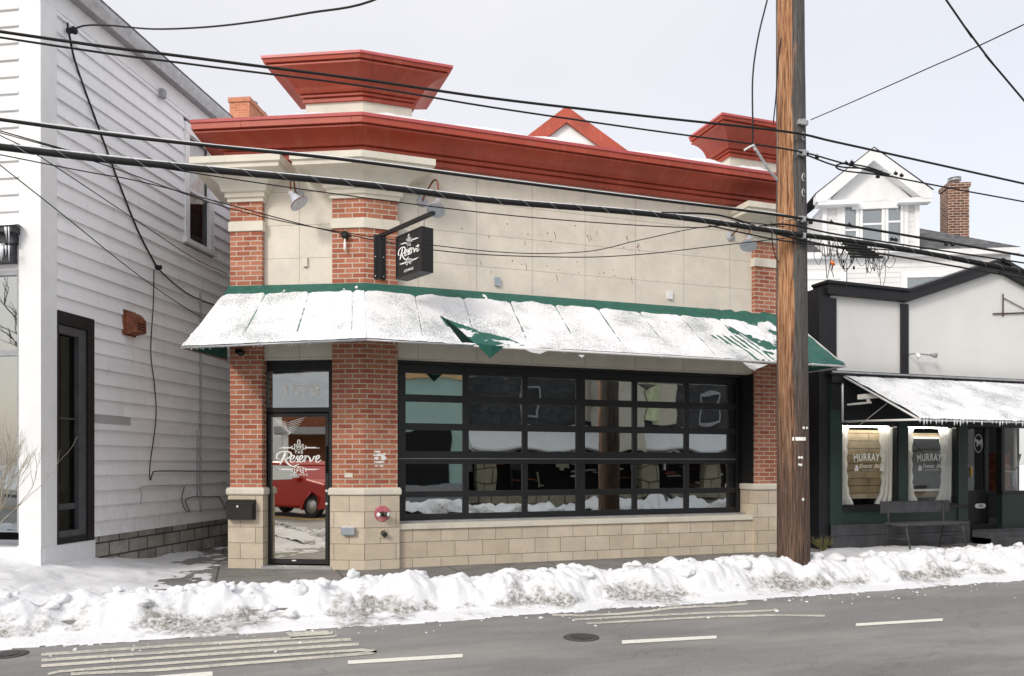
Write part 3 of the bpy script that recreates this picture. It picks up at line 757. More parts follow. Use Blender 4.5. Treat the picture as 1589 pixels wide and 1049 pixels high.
# entrance door with transom on the corner face
DO = -.16
ED = MB(); zdt = hit(D, 460, 558.5, -.08)[1]
du0, du1 = hs(D, 408, DO), hs(D, 515.5, DO)
def dz(v): return hit(D, 463, v, DO)[1]
ED.box(D, D0+.002, hs(D, 415.5, DO), DO-.06, DO+.02, 0, zdt); ED.box(D, hs(D, 510.8, DO), D1-.002, DO-.06, DO+.02, 0, zdt)
ED.box(D, D0+.003, D1-.003, DO-.06, DO+.018, dz(574.5), zdt-.001); ED.box(D, D0+.003, D1-.003, DO-.06, DO+.018, dz(640), dz(632.5))
ed = ED.build('entrance_door', 'black_frame', CR, .003)
L_ = MB(); l0, l1, q0, q1 = hs(D, 421, DO), hs(D, 505, DO), hs(D, 416.5, DO), hs(D, 510, DO)
L_.box(D, q0, l0, DO-.04, DO+.01, .045, dz(641.5)); L_.box(D, l1, q1, DO-.04, DO+.01, .045, dz(641.5))
L_.box(D, l0, l1, DO-.04, DO+.009, dz(647), dz(641.5)); L_.box(D, l0, l1, DO-.04, DO+.009, .045, dz(867))
L_.build('door_leaf', 'grey_black_rail', ed, .003)
MB().box(D, l0-.01, l1+.01, DO-.022, DO-.018, dz(867)-.01, dz(647)+.01).build('glass', 'glass_door', ed)
MB().box(D, hs(D, 415.5, DO)-.01, hs(D, 510.8, DO)+.01, DO-.022, DO-.018, dz(632.5)-.01, dz(574.5)+.01).build('transom_glass', 'glass_transom', ed)
MB().box(D, D0+.002, D1-.002, -.10, .035, 0.0, .035).build('threshold', 'galvanised', ed)
hh = MB(); hx = hs(D, 507.5, DO)
hh.box(D, hx-.012, hx+.012, DO+.012, DO+.05, dz(733), dz(692)); hh.build('door_pull', 'black_matte', ed, .004)
for v_ in (761.5, 781.5): MB().lathe(D.p(hx, DO+.01, dz(v_)), (D.n.x, D.n.y, 0), [(0, .018), (.012, .018), (.016, .012)], 14).build('lock', 'white_pipe', ed)
hh = MB(); hh.box(D, l0+.30, l0+.36, DO+.009, DO+.014, .085, .10); hh.build('door_sticker', 'white_letters', ed)
# lettering helper: the bar's wordmark drawn from pen strokes; cx,cz centre, sc metres per drawing unit
def wordmark(mb, fr, cx, cz, sc, o, loungetxt=True, sx=1.0):
    def T(pts): return [(cx+(x-415)*sc*sx, cz-(y-620)*sc) for x, y in pts]
    S = [
     ([(165, 632), (130, 628), (118, 600), (135, 562), (185, 537), (250, 532), (300, 545), (318, 572), (300, 605), (255, 626), (222, 630)], 17),
     ([(240, 540), (222, 590), (190, 650), (163, 702)], 22),
     ([(226, 628), (252, 668), (290, 705), (345, 728), (420, 700)], 17),
     ([(300, 645), (335, 630), (360, 600), (345, 583), (320, 597), (305, 638), (315, 668), (345, 667), (380, 632)], 14),
     ([(375, 640), (400, 592), (405, 600), (398, 622), (412, 648), (400, 670), (375, 665)], 14),
     ([(412, 655), (440, 640), (472, 605), (460, 584), (438, 598), (425, 640), (436, 669), (465, 665), (495, 625)], 14),
     ([(495, 630), (508, 585), (500, 640), (492, 672)], 16),
     ([(498, 650), (518, 605), (540, 590), (556, 600)], 14),
     ([(556, 600), (572, 630), (574, 672)], 16), ([(574, 672), (606, 640), (630, 598), (650, 596)], 13),
     ([(640, 650), (672, 632), (698, 602), (686, 583), (664, 596), (650, 636), (660, 670), (690, 668), (722, 640)], 14)]
    for pts, w_ in S: stroke(mb, fr, T(pts), w_*sc*1.15, o)
    for y in (487, 762):
        sgn = 1 if y < 600 else -1
        stroke(mb, fr, T([(148, y), (340, y)]), 6*sc, o, pen=False, n=1); stroke(mb, fr, T([(500, y), (700, y)]), 6*sc, o, pen=False, n=1)
        stroke(mb, fr, T([(185, y-9*sgn), (325, y-9*sgn)]), 9*sc, o, pen=False, n=1); stroke(mb, fr, T([(515, y-9*sgn), (655, y-9*sgn)]), 9*sc, o, pen=False, n=1)
        for m_ in (-1, 1):
            c_ = lambda pts: T([(420+m_*a, y+b*sgn) for a, b in pts])
            stroke(mb, fr, c_([(0, 10), (25, 28), (52, 22), (60, 0), (48, -20), (25, -15), (22, 5), (38, 8)]), 8*sc, o)
            stroke(mb, fr, c_([(0, -5), (22, -30), (50, -52), (62, -38), (50, -26)]), 8*sc, o)
            stroke(mb, fr, c_([(60, 0), (85, 14), (95, 0), (88, -22), (110, -30)]), 7*sc, o)
        if sgn == 1: stroke(mb, fr, T([(420, 460), (405, 425), (406, 392), (420, 378), (434, 392), (435, 425), (420, 460)]), 9*sc, o)
        else: stroke(mb, fr, T([(420, 750), (410, 738), (420, 726), (430, 738), (420, 750)]), 8*sc, o)
    text(mb, 'T H E', fr, cx+5*sc*sx, o, cz-(545-620)*sc, 46*sc, th=.002, bold=.02*sc*46, sx=sx)
    if loungetxt: text(mb, 'L O U N G E', fr, cx+5*sc*sx, o, cz-(836-620)*sc, 44*sc, th=.002, sx=sx)
pxm = (l1-l0)/(505-421)
cz = dz(711); cxx = hs(D, 462.5, DO)
lm = MB(); wordmark(lm, D, cxx, cz, pxm/8.74, DO-.016); lm.build('lettering', 'white_letters', ed, recalc=False)
lm = MB(); text(lm, '1578', D, hs(D, 466, DO), DO-.014, dz(606), .20, th=.002, sx=1.4, bold=.006)
lm.build('number_lettering', 'white_letters', ed)
# frost-like scratches at the top of the door glass
lm = MB(); rd = random.Random(4)
for i in range(7):
    y0 = 648+i*3.2; x0 = 421+i*3.2; 
    stroke(lm, D, [(hs(D, x0, DO), dz(y0)), (hs(D, x0+10, DO), dz(y0+3.5)), (hs(D, 446-i*.3, DO), dz(y0+8-i*.3))], .011-.0008*i, DO-.016)
    stroke(lm, D, [(hs(D, 446, DO), dz(y0+8)), (hs(D, 458-i*1.2, DO), dz(y0+4)), (hs(D, 474-i*3, DO), dz(y0-1+i*.6))], .009-.0007*i, DO-.016)
lm.build('feather_decal', 'white_letters', ed, recalc=False)

# ---------------- awning
AZ0, AZ1, AP = 2.89, 3.86, 1.20; CZ = [2.85, 2.92, 2.89]
AW = thing('awning', (0, -.3, AZ0), 'long green awning under thin snow wrapping the corner above door and windows', 'awning')
outL = (hs(D, 357)-.03)
top_path = [plan(D, SD, .0), Vector((0, 0)), Vector((SR, 0))]
A0 = plan(D, outL, AP)
mit = Vector((D.n.x+M.n.x, D.n.y+M.n.y)).normalized(); mit = mit*(AP/mit.dot(M.n))
A1 = mit+Vector((.12, .02)); A2 = Vector((SR+.155, -AP))
Ltop = [Vector((PL.x, PL.y)), Vector((0, 0)), Vector((SR, 0))]; Lbot = [A0, A1, A2]
lenD = (Lbot[1]-Lbot[0]).length; lenM = (Lbot[2]-Lbot[1]).length
def apt(q, r):
    """q in 0..2 (door side 0..1, long side 1..2), r 0 bottom .. 1 top"""
    i = 0 if q <= 1 else 1; t = q-i
    b = Lbot[i].lerp(Lbot[i+1], t); tp = Ltop[i].lerp(Ltop[i+1], t)
    p = b.lerp(tp, r); z0 = CZ[i]*(1-t)+CZ[i+1]*t; return Vector((p.x, p.y, z0+(AZ1-z0)*r))
anD = (apt(.5, 1)-apt(.5, 0)).cross(apt(.6, 0)-apt(.5, 0)).normalized(); anM = (apt(1.5, 1)-apt(1.5, 0)).cross(apt(1.6, 0)-apt(1.5, 0)).normalized()
if anD.y > 0: anD = -anD
if anM.y > 0: anM = -anM
def an(q): return anD if q <= 1 else anM
def q_of(u, v):
    """awning coords of a photo pixel on the long side"""
    best = None
    d = ray(u, v); P0 = apt(1.2, 0); t = (P0-CAMP).dot(anM)/d.dot(anM); X = CAMP+d*t
    r = (X.z-2.905)/(AZ1-2.905); b0 = apt(1.0, r); b1 = apt(2.0, r); return 1+(X-b0).dot(b1-b0)/(b1-b0).length_squared, r
tear = [q_of(*p) for p in ((682, 488), (700, 496), (730, 507), (765, 514), (790, 522), (818, 536), (760, 534), (718, 531))]
tear2 = [q_of(*p) for p in ((1098, 518), (1140, 521), (1150, 515), (1205, 560), (1205, 566), (1172, 560), (1140, 536))]
def inpoly(x, y, P):
    c_ = False; j = len(P)-1
    for i in range(len(P)):
        if (P[i][1] > y) != (P[j][1] > y) and x < (P[j][0]-P[i][0])*(y-P[i][1])/(P[j][1]-P[i][1])+P[i][0]: c_ = not c_
        j = i
    return c_
def seam_sag(q, r):
    """cloth hangs slightly between the ribs, and is rucked where it is torn"""
    s_ = (q*lenD) if q <= 1 else (q-1)*lenM; per = .70
    t = (s_/per) % 1
    sag = -.016*math.sin(math.pi*t)**.8*math.sin(math.pi*min(1, r*1.1+.05))
    if q > 1.0:
        x = s_
        k1 = math.exp(-((x-1.55)/.55)**2)*(1-r)**1.3
        sag += -.05*k1*abs(math.sin(7*(x+.8*r)+5*r))
        k2 = sst(5.1, 6.3, x)*(1-.3*r)
        sag += .028*k2*fbm(x*3+r*4, r*6-x*3, 3, 4)+.018*k2*math.sin(18*(x+r*.7)+3*fbm(x*2, r*3))
    return sag
def fab(u_, v_, sh=0): 
    q = u_*2*.9999; r = v_; return apt(q, r)+an(q)*(seam_sag(q, r)+sh)
NU = 560
cm = MB(); 
cm.grid(lambda u_, v_: apt(u_, v_)+anD*seam_sag(u_, v_), 90, 26)
cm.grid(lambda u_, v_: apt(1+u_, v_)+anM*seam_sag(1+u_+1e-6, v_), 330, 26)
# right and left returns
def ret(i, p_back_b, p_back_t):
    b, t_ = Lbot[i], Ltop[i]
    cm.grid(lambda u_, v_: Vector((*(b.lerp(p_back_b, u_)).lerp(t_.lerp(p_back_t, u_), v_), CZ[i]+(AZ1-CZ[i])*v_)), 12, 10)
ret(2, Vector((SR+.155, -.02)), Vector((SR+.01, -.02)))
lb = plan(D, outL, .02)
ret(0, lb, plan(D, outL, .01))
can = cm.build('canopy', 'green_fabric', AW, recalc=False)
# snow skin on the cloth, in real thickness, broken where it has slid
smb_V = []; smb_F = []
def snow_t(q, r):
    s_ = (q*lenD) if q <= 1 else (q-1)*lenM; x = s_ if q > 1 else -5+s_
    t = (s_/.70) % 1; ribd = min(t, 1-t)*.70
    edge = .855 if q < 1.05 else .855-.05*sst(1.5, 6.6, x)
    e = (edge+.03*fbm(x*2.3, 4.0, 0, 4)-.03*sst(.06, .0, ribd)-r)
    th = .013*sst(-.01, .05, e) - .006*(1-sst(-.01, .02, e))
    th += .0055*fbm(x*5, r*5, 2, 5)
    thin = .011*sst(.35, .05, abs(r-.38-.15*fbm(x*.7, 6)))*sst(.0, .35, fbm(x*.9+2, r*1.5, 5, 3)+.15)
    th -= thin*.8
    if ribd < .0085+.003*fbm(r*9, x) and r > .06+.4*abs(fbm(x*3, 7)) and fbm(r*7, x, 3) > -.32: th = min(th, -.006+.006*fbm(r*22, x*5))
    if q > 1:
        if inpoly(q, r, tear): th = -.012 + (.014 if fbm(x*2+9, r*9, 1)>.18 else 0)
        k2 = sst(4.4, 6.2, x)
        if k2 > 0: th -= k2*(.002+.034*max(0, fbm(x*2.6+r*3.1, r*3.2-x*1.4, 6, 5)+.05*sst(.3,1,r)))*1.0 + k2*.006*sst(.6, .95, r)
        if inpoly(q, r, tear2): th -= .02*(.4+math.sin(60*(x+.4*r)))
        if x > 6.55: th -= .03*sst(6.55, 6.75, x+.1*fbm(r*5, 3))
    return th
def snow_grid(q0, q1, nu, nv, na):
    base = len(smb_V)
    for j in range(nv+1):
        for i in range(nu+1):
            q = q0+(q1-q0)*i/nu; r = j/nv*.97; qq = min(q, .99999) if q1 <= 1 else max(q, 1.00001)
            p = apt(qq, r)+na*(seam_sag(qq, r)+.0015+snow_t(qq, r)); smb_V.append(p)
    for j in range(nv):
        for i in range(nu):
            a = base+j*(nu+1)+i; smb_F.append([a, a+1, a+nu+2, a+nu+1])
snow_grid(0, 1, 190, 90, anD); snow_grid(1, 2, 640, 90, anM)
me = bpy.data.meshes.new('snow'); inv = inv_of(AW); me.from_pydata([inv @ v for v in smb_V], [], smb_F); me.polygons.foreach_set('use_smooth', [True]*len(smb_F))
me.materials.append(MATS['snow_thin']); so_ = bpy.data.objects.new('snow', me); COL.objects.link(so_); so_.parent = AW
# frame pipes
fp = MB()
def q3(p, z): return Vector((p.x, p.y, z))
zb_ = lambda k_: CZ[k_]-.012
fp.tube([q3(lb, zb_(0)), q3(A0, zb_(0)), q3(A1, zb_(1))], .014, 8)
fp.tube([q3(A2, zb_(2)), Vector((SR+.155, -.02, zb_(2)))], .014, 8)
for q in (.3, .62, 1.0, 1.12, 1.3, 1.5, 1.7, 1.88):
    b = apt(q, 0); tp = apt(q, 1); rb = MB().tube([b+Vector((0, 0, -.012)), tp-an(q)*.03], .010, 6); rb.build('rib', 'galvanised', AW)
fp.build('frame', 'galvanised', AW)
fp = MB(); zk = CZ[1]+(CZ[2]-CZ[1])*.187-.012; fp.tube([q3(A1.lerp(A2, .187), zk), q3(A2, zb_(2)), Vector((SR, -.02, AZ1-.02))], .016, 8); fp.build('front_pipe', 'white_pipe', AW)
fp = MB(); fp.tube([q3(A1, zb_(1)), q3(A1.lerp(A2, .187), zk)], .013, 8); fp.build('front_pipe', 'galvanised', AW)
# torn corners of cloth hanging below the pipe
def apx(u, v, o_=.0):
    d = ray(u, v); y = -AP+o_; t = (y-CAMP.y)/d.y; return CAMP+d*t
fl = MB()
def flap(pts, mat, nm):
    m2 = MB(); P = [apx(*p) for p in pts]; c_ = sum(P, Vector())/len(P)
    n3 = Vector((0, -.012, 0))
    m2.face(P); m2.face([p-n3*.3 for p in P][::-1])
    for i in range(len(P)): m2.face([P[i], P[(i+1) % len(P)], P[(i+1) % len(P)]-n3*.3, P[i]-n3*.3])
    return m2.build(nm, mat, AW, recalc=False)
flap([(684, 489, -.40), (716.5, 531), (736, 532.5), (712, 510, -.2)], 'green_fabric_shade', 'tear_shade')  # dark inside of the tear: shade painted as a piece of darker cloth
flap([(738, 533), (764, 535.5, -.03), (760.5, 556, .02)], 'green_fabric', 'torn_flap')
flap([(764, 535.5, -.03), (783, 537.5), (760.5, 556, .02)], 'green_fabric', 'torn_flap')
flap([(812, 541), (850, 544.5), (838, 549), (825, 547)], 'snow_clean', 'hanging_snow')
flap([(1152, 562), (1192, 565.5), (1178, 571, -.03), (1170, 575), (1163, 571)], 'snow_clean', 'hanging_snow')
flap([(897, 550.5), (908, 551), (903, 555)], 'snow_clean', 'hanging_snow')
ic = MB(); rd = random.Random(5)
for i in range(60):
    q = rd.uniform(0.05, 1.95); p = apt(q, 0)+Vector((0, 0, -.02)); l_ = rd.uniform(.008, .035)
    ic.lathe(p, (0, 0, -1), [(0, .004), (l_*.6, .0025), (l_, .0004)], 6)
ic.build('icicles', 'icicle', AW)['kind'] = 'stuff'

# ---------------- things fixed to the restaurant
def gooseneck(base, out, dirs, label, H=.30, reach=.42, drop=0.0, aim=(0, 0, -1)):
    """base on the wall, out = outward unit vector, dirs = lateral drift"""
    base = Vector(base); out = Vector(out); side = Vector(dirs)
    t = thing('wall_lamp', base, label, 'wall lamp', 'gooseneck lamps on the restaurant')
    MB().lathe(base, out, [(0, .075), (.015, .075), (.03, .06), (.045, .03)], 20).build('mounting_plate', 'lamp_enamel', t)
    pts = [base+out*.03, base+out*.12+Vector((0, 0, .03)), base+out*reach*.55+side*.5+Vector((0, 0, H*.8)), base+out*reach*.8+side*.75+Vector((0, 0, H)), base+out*reach+side*.95+Vector((0, 0, H*.7)), base+out*(reach+.01)+side+Vector((0, 0, -drop))]
    MB().tube(cat_rom(pts, 7), .012, 8).build('arm', 'rust', t)
    e = pts[-1]; ax = Vector(aim).normalized()
    s_ = MB().lathe(e-ax*.02, ax, [(0, .018), (.01, .032), (.08, .036), (.085, .058), (.14, .066), (.19, .12), (.215, .13), (.22, .122)], 22); s_.build('shade', 'lamp_enamel', t)
    MB().lathe(e-ax*.02, ax, [(.168, .092), (.192, .121), (.212, .131)], 22).build('rusty_rim', 'rust', s_ if False else t)
    MB().lathe(e+ax*.10, ax, [(0, .045), (.095, .110), (.0955, .0)], 22).build('reflector', 'lamp_inside', t)
    return t
def onD(u, v, o): a, z = hit(D, u, v, o); return D.p(a, o, z)
def onM(u, v, o): a, z = hit(M, u, v, o); return M.p(a, o, z)
nD = (D.n.x, D.n.y, 0); nM = (0, -1, 0)
gooseneck(onD(463, 303, -.08), nD, (.05, 0, 0), 'gooseneck lamp on the beige panel above the corner door', .13, .40, .10, (.62, -.25, -.85))
gooseneck(onM(655, 313, -.08), nM, (.13, 0, 0), 'gooseneck lamp beside the hanging black sign', .20, .40, .10, (-.30, -.45, -.85))
gooseneck(onM(1133, 367, -.08), nM, (.08, 0, 0), 'gooseneck lamp near the right brick pier by the utility pole', .14, .38, .10, (-.35, -.35, -.85))
# hanging sign and bracket
sp0 = onM(580, 364, 0); sp1 = onM(600, 432, 0)
sa = hs(M, 589, .02); zt_ = hit(M, 589, 364, .02)[1]; zb_ = hit(M, 589, 433, .02)[1]
HSg = thing('hanging_sign', M.p(sa, 0, zt_), 'black box sign with white script lettering hanging from a steel arm', 'sign')
br = MB(); br.box(M, sa-.075, sa-.02, .0, .012, zb_, zt_); br.box(M, sa+.02, sa+.085, .0, .012, zb_, zt_); br.box(M, sa-.025, sa+.025, .0, .05, zb_+.01, zt_-.005)
br.build('wall_bracket', 'black_frame', HSg, .002)
br = MB()
for dx in (-.055, .055):
    for dz_ in (.04, .3, .56): br.lathe(M.p(sa+dx, .012, zt_-dz_), nM, [(0, .009), (.006, .007)], 8)
br.build('bolt', 'white_pipe', HSg)
# arm: straight out from the wall
ARM = .0
armlen = .98
FA = Fr(M.p(sa, 0, 0)[:2], R(21))
br = MB(); br.box(FA, -.022, .022, .03, 1.30, zt_-.045, zt_-.0); br.build('arm', 'black_frame', HSg, .003)
bx0, bx1 = .57, 1.17; sw = .085; sz1 = zt_-.17; sz0 = sz1-.55
sb = MB(); sb.box(FA, -sw, sw, bx0, bx1, sz0, sz1); sb.build('sign_box', 'black_frame', HSg, .004)
sb = MB()
FS = Fr(FA.p(-sw, 0, 0)[:2], R(-90+21))       # the sign's left face: right = outward from the wall
for a_, b_, c_, d_ in ((bx0, bx1, sz1-.02, sz1), (bx0, bx1, sz0, sz0+.02), (bx0, bx0+.02, sz0, sz1), (bx1-.02, bx1, sz0, sz1)): sb.box(FS, a_, b_, .0005, .008, c_, d_)
sb.build('edge_trim', 'grey_black_rail', HSg)
sb = MB(); wordmark(sb, FS, (bx0+bx1)/2, (sz0+sz1)/2+.03, .00088, .001, False, sx=.92); text(sb, 'LOUNGE', FS, (bx0+bx1)/2, .002, sz0+.07, .045, sx=1.2); sb.build('lettering', 'white_letters', HSg, recalc=False)
sb = MB()
for o_ in (bx0+.10, bx1-.08):
    c0 = FA.p(0, o_, sz1+.025); ringp = [c0+Vector((0, .022*math.cos(t/10*2*math.pi), .022*math.sin(t/10*2*math.pi))) for t in range(11)]
    sb.tube(ringp, .005, 6); sb.tube([c0+Vector((0, 0, .02)), FA.p(0, o_, zt_-.04)], .006, 6)
sb.build('hanger', 'galvanised', HSg)
# small black fixture with a bare tube on the corner pier
p = onD(537, 366, 0); t = thing('security_light', p, 'small black fixture with a bare white lamp on the corner pier', 'light')
MB().lathe(p, nD, [(0, .05), (.04, .055), (.07, .05), (.085, .02)], 14).build('housing', 'black_frame', t)
MB().lathe(p+Vector(nD)*.05+Vector((0, 0, -.05)), (0, 0, -1), [(0, .010), (.05, .012), (.055, .018), (.15, .018), (.16, .008)], 10).build('bulb', 'white_letters', t)
p = onD(375, 548, 0); t = thing('security_camera', p, 'small black camera under the awning on the left brick pier', 'camera')
MB().lathe(p, nD, [(0, .04), (.03, .045), (.05, .03)], 12).build('mount', 'black_frame', t)
MB().lathe(p+Vector(nD)*.05+Vector((-.05, 0, .02)), (1, -.4, -.3), [(0, .035), (.1, .035), (.11, .02)], 12).build('body', 'black_frame', t)
def wallbox(fr, u0, v0, u1, v1, o0, o1, name, label, cat, mat, part='body', bev=.004):
    a0, zA = hit(fr, u0, v0, o0); a1, zB = hit(fr, u1, v1, o0)
    t = thing(name, fr.p((a0+a1)/2, o0, zB), label, cat); MB().box(fr, a0, a1, o0, o1, zB, zA).build(part, mat, t, bev); return t, a0, a1, zB, zA
wallbox(D, 471, 401, 478, 414, -.08, -.05, 'cover_plate', 'small cream plate on the panel above the corner door', 'cover plate', 'limestone')
wallbox(M, 767, 431, 775, 444, -.08, -.045, 'cover_plate', 'small pale plate low on the long panel wall, left one', 'cover plate', 'silver_cover')
wallbox(M, 1035, 452, 1042, 464.5, -.08, -.045, 'cover_plate', 'small white plate low on the long panel wall, near the pole', 'cover plate', 'white_paint')
wallbox(D, 535, 734, 547.5, 741, 0, .006, 'name_plate', 'tiny cream plate on the brick beside the entrance door', 'plate', 'limestone')
t, a0, a1, z0, z1 = wallbox(D, 533, 818, 551, 830.5, .02, .075, 'outlet_cover', 'grey metal weatherproof outlet cover on the stone foot', 'outlet cover', 'silver_cover')
MB().box(D, a0-.012, a1+.012, .076, .084, z0+.01, z1+.008).build('flap', 'silver_cover', t, .003)
# mailbox
a0, z1 = hit(D, 355, 775, .03); a1, z0 = hit(D, 396, 806, .03)
t = thing('mailbox', D.p((a0+a1)/2, .03, z0), 'black steel mailbox on the left pier beside the door', 'mailbox')
MB().box(D, a0, a1, .023, .12, z0, z1-.06).build('body', 'black_frame', t, .006)
lid = MB(); lid.prism(Fr(D.p(a0-.006, 0, 0)[:2], D_ang := math.atan2(D.n.y, D.n.x)), [(.023, z1-.06), (.13, z1-.065), (.13, z1-.045), (.03, z1), (.023, z1)], 0, -(a1-a0+.012)); lid.build('lid', 'black_frame', t, .003)
MB().lathe(D.p((a0+a1)/2-.02, .12, z1-.09), nD, [(0, .016), (.008, .016), (.01, .01)], 14).build('lock', 'white_pipe', t)
# painted scribble where something was scraped off
sb = MB()
rd = random.Random(12)
ca, cz_ = hit(M, 588, 709, 0)
for (u_, v_, w_, h_) in ((586, 701, 9, 3), (590, 706, 17, 4.5), (584, 711, 8, 4.5), (595, 711, 9, 7), (589, 717, 15, 3.2), (584, 723, 6, 1.8), (592, 723, 7, 1.8), (581, 707, 4, 2), (597, 704, 5, 2.4)):
    pts = []
    for i in range(12):
        a = i/12*2*math.pi; r_ = 1+.25*rd.uniform(-1, 1); pts.append(hit(M, u_+w_/2*math.cos(a)*r_, v_+h_/2*math.sin(a)*r_, .0))
    off_ = rd.uniform(.002, .0035); sb.prism(M, pts, .0005, off_)
tag(sb.build('plaster_patch', 'white_letters'), 'rough white glue smears left on the brick of the corner pier', 'glue patch')
# fire department connection
p = onM(593, 797, .022); t = thing('fire_hose_inlet', p, 'twin-outlet fire hose inlet with white caps on a pink painted disc', 'hose inlet')
MB().lathe(p, nM, [(0, .105), (.004, .11), (.008, .10)], 26).build('back_disc', 'pink_paint', t)
MB().tube([p, p+Vector((0, -.09, 0))], .034, 12).build('body', 'rust', t)
for sgn, lb_ in ((-1, 'L'), (1, 'R')):
    ax = Vector((sgn*.72, -.65, -.08)).normalized(); q = p+Vector((0, -.06, 0))
    c_ = MB().lathe(q, ax, [(0, .028), (.05, .03), (.055, .037), (.085, .037)], 16).build('outlet', 'cast_iron', t)
    MB().lathe(q+ax*.0855, ax, [(0, .032), (.012, .03), (.02, .012)], 16).build('cap', 'white_letters', c_)
p = onM(594, 828, .022); t = thing('drain_spout', p, 'short round metal drain spout below the hose inlet', 'drain spout')
MB().box(M, p.x-.05, p.x+.05, .0225, .03, p.z-.06, p.z+.06).build('plate', 'stone_block', t, .004)
sb = MB(); sb.tube([p+Vector((0, -.005, .01)), p+Vector((.02, -.07, -.01))], .034, 16, cap=False); sb.tube([p+Vector((.02, -.07, -.01)), p+Vector((0, -.005, .01))], .028, 16); sb.build('spout', 'cast_iron', t)
# old sign holes in the panel
sb = MB(); rd = random.Random(2)
for i in range(54):
    u_ = rd.uniform(712, 1010); top = rd.random() < .7
    v_ = (rd.uniform(338, 378) if top else rd.uniform(398, 424)) + (u_-700)*.03
    a, z = hit(M, u_, v_, -.08); r_ = rd.choice([.004, .006, .009, .011]); pts = [(a+r_*math.cos(k_), z+r_*math.sin(k_)) for k_ in (0, 1, 2, 3, 4, 5)]
    sb.prism(M, pts, -.0795, -.0785)
    if rd.random() < .3:
        pts = [hit(M, u_, v_, -.08), hit(M, u_+rd.uniform(0, 2), v_+4, -.08), hit(M, u_+rd.uniform(1, 4), v_+rd.uniform(6, 12), -.08)]
        stroke(sb, M, pts, .006, -.0800, .0018)
o_ = sb.build('old_sign_holes', 'rust', CR); o_['kind'] = 'stuff'

# ================================================================== WHITE HOUSE ON THE LEFT
WH = thing('white_house', HF.p(0, 0, 0), 'two-storey white clapboard house with a shop window at the left', 'house')
EX = .2
def clap(mb, fr, a0, a1, z0, z1, ex, holes=(), o=0.0, lap=.034):
    z = z0
    while z < z1-1e-4:
        zt2 = min(z+ex, z1); zc = .5*(z+zt2)
        segs = [(a0, a1)]
        for (h0, h1, y0, y1) in holes:
            if y0 < zc < y1:
                ns = []
                for s0, s1 in segs:
                    if h1 <= s0 or h0 >= s1: ns.append((s0, s1)); continue
                    if h0 > s0: ns.append((s0, h0))
                    if h1 < s1: ns.append((h1, s1))
                segs = ns
        for s0, s1 in segs:
            mb.face([fr.p(s0, o+lap, z), fr.p(s1, o+lap, z), fr.p(s1, o+.004, zt2), fr.p(s0, o+.004, zt2)], [(s0, z+.001), (s1, z+.001), (s1, zt2-.001), (s0, zt2-.001)])
            mb.face([fr.p(s0, o-.01, z), fr.p(s1, o-.01, z), fr.p(s1, o+lap, z), fr.p(s0, o+lap, z)], [(s0, z), (s1, z), (s1, z), (s0, z)])
        z = zt2
ZE = 7.28
def hsd(u, v, o=0): return hit(HS, u, v, o)
cb = hs(HS, 85)      # side corner board width
LEN = 9.0
wn0, wz1 = hsd(284, 172); wn1, _ = hsd(328, 200); wz0 = hsd(290, 372)[1]; wz1 = hsd(290, 195)[1]
dr0 = cb; dr1 = hs(HS, 142); drz1 = hsd(110, 490)[1]+0.02; drz0 = hsd(110, 823)[1]
sm_ = MB(); z0s = .475
clap(sm_, HS, cb, LEN, z0s, 7.05, .2, [(wn0, wn1, wz0-.05, wz1), (dr0, dr1, 0, drz1)])
sm_.build('side_wall', 'white_siding', WH, recalc=False)
c_ = MB(); c_.box(HS, .45, LEN, -.6, -.28, .0, 7.2); 
c_.build('wall_core', 'white_paint', WH)
fw = MB(); FWD = -6.0; cf = hs(HF, 32)
clap(fw, HF, FWD, cf, hit(HF, 10, 358)[1]+.02, 7.3, .2)
fw.build('front_wall', 'white_siding_front', WH, recalc=False)
c_ = MB(); c_.box(HF, FWD, -.03, -.4, -.002, hit(HF, 10, 428)[1]+.01, 7.3); c_.build('wall_core', 'white_paint', WH)
c_ = MB(); c_.box(HF, cf, .03, -.05, .03, .42, 7.3); c_.box(HS, -.029, cb, -.05, .032, .42, 7.3)
c_.build('corner_board', 'white_paint', WH, .004)
c_ = MB(); c_.box(HF, FWD, .04, -.3, .05, .0, .43); c_.box(HS, .0, dr1+.01, -.3, .052, .0, .44); c_.build('plinth', 'concrete_white', WH, .008)
c_ = MB(); c_.box(HS, dr1+.02, LEN, -.3, -.01, -.1, z0s); c_.build('foundation', 'rubble_stone', WH)
# eave on the side
c_ = MB(); EV = .15
c_.box(HS, -.25, LEN, .002, .035, 6.93, 7.18)
c_.build('frieze_board', 'white_paint', WH, .004)
c_ = MB(); c_.box(HS, -.25, LEN, -.2, EV, 7.18, 7.205); c_.build('soffit', 'conduit_grey', WH)
c_ = MB(); c_.prism(Fr(HS.p(-.26, 0, 0)[:2], math.atan2(HS.n.y, HS.n.x)), [(EV, 7.17), (EV+.02, 7.17), (EV+.07, 7.28), (EV+.07, 7.34), (EV, 7.34)], 0, -(LEN+.26))
c_.build('gutter', 'galvanised', WH)
c_ = MB(); c_.prism(Fr(HS.p(-.3, 0, 0)[:2], math.atan2(HS.n.y, HS.n.x)), [(EV+.06, 7.35), (EV+.06, 7.38), (-3.5, 9.6), (-3.5, 9.5)], 0, -(LEN+.3)); c_.build('roof', 'asphalt_shingle', WH)
c_ = MB(); rp = hsd(247, 115)[0]; c_.box(HS, rp-.06, rp+.03, .03, .10, 6.86, 6.98); c_.build('bracket', 'conduit_grey', WH)
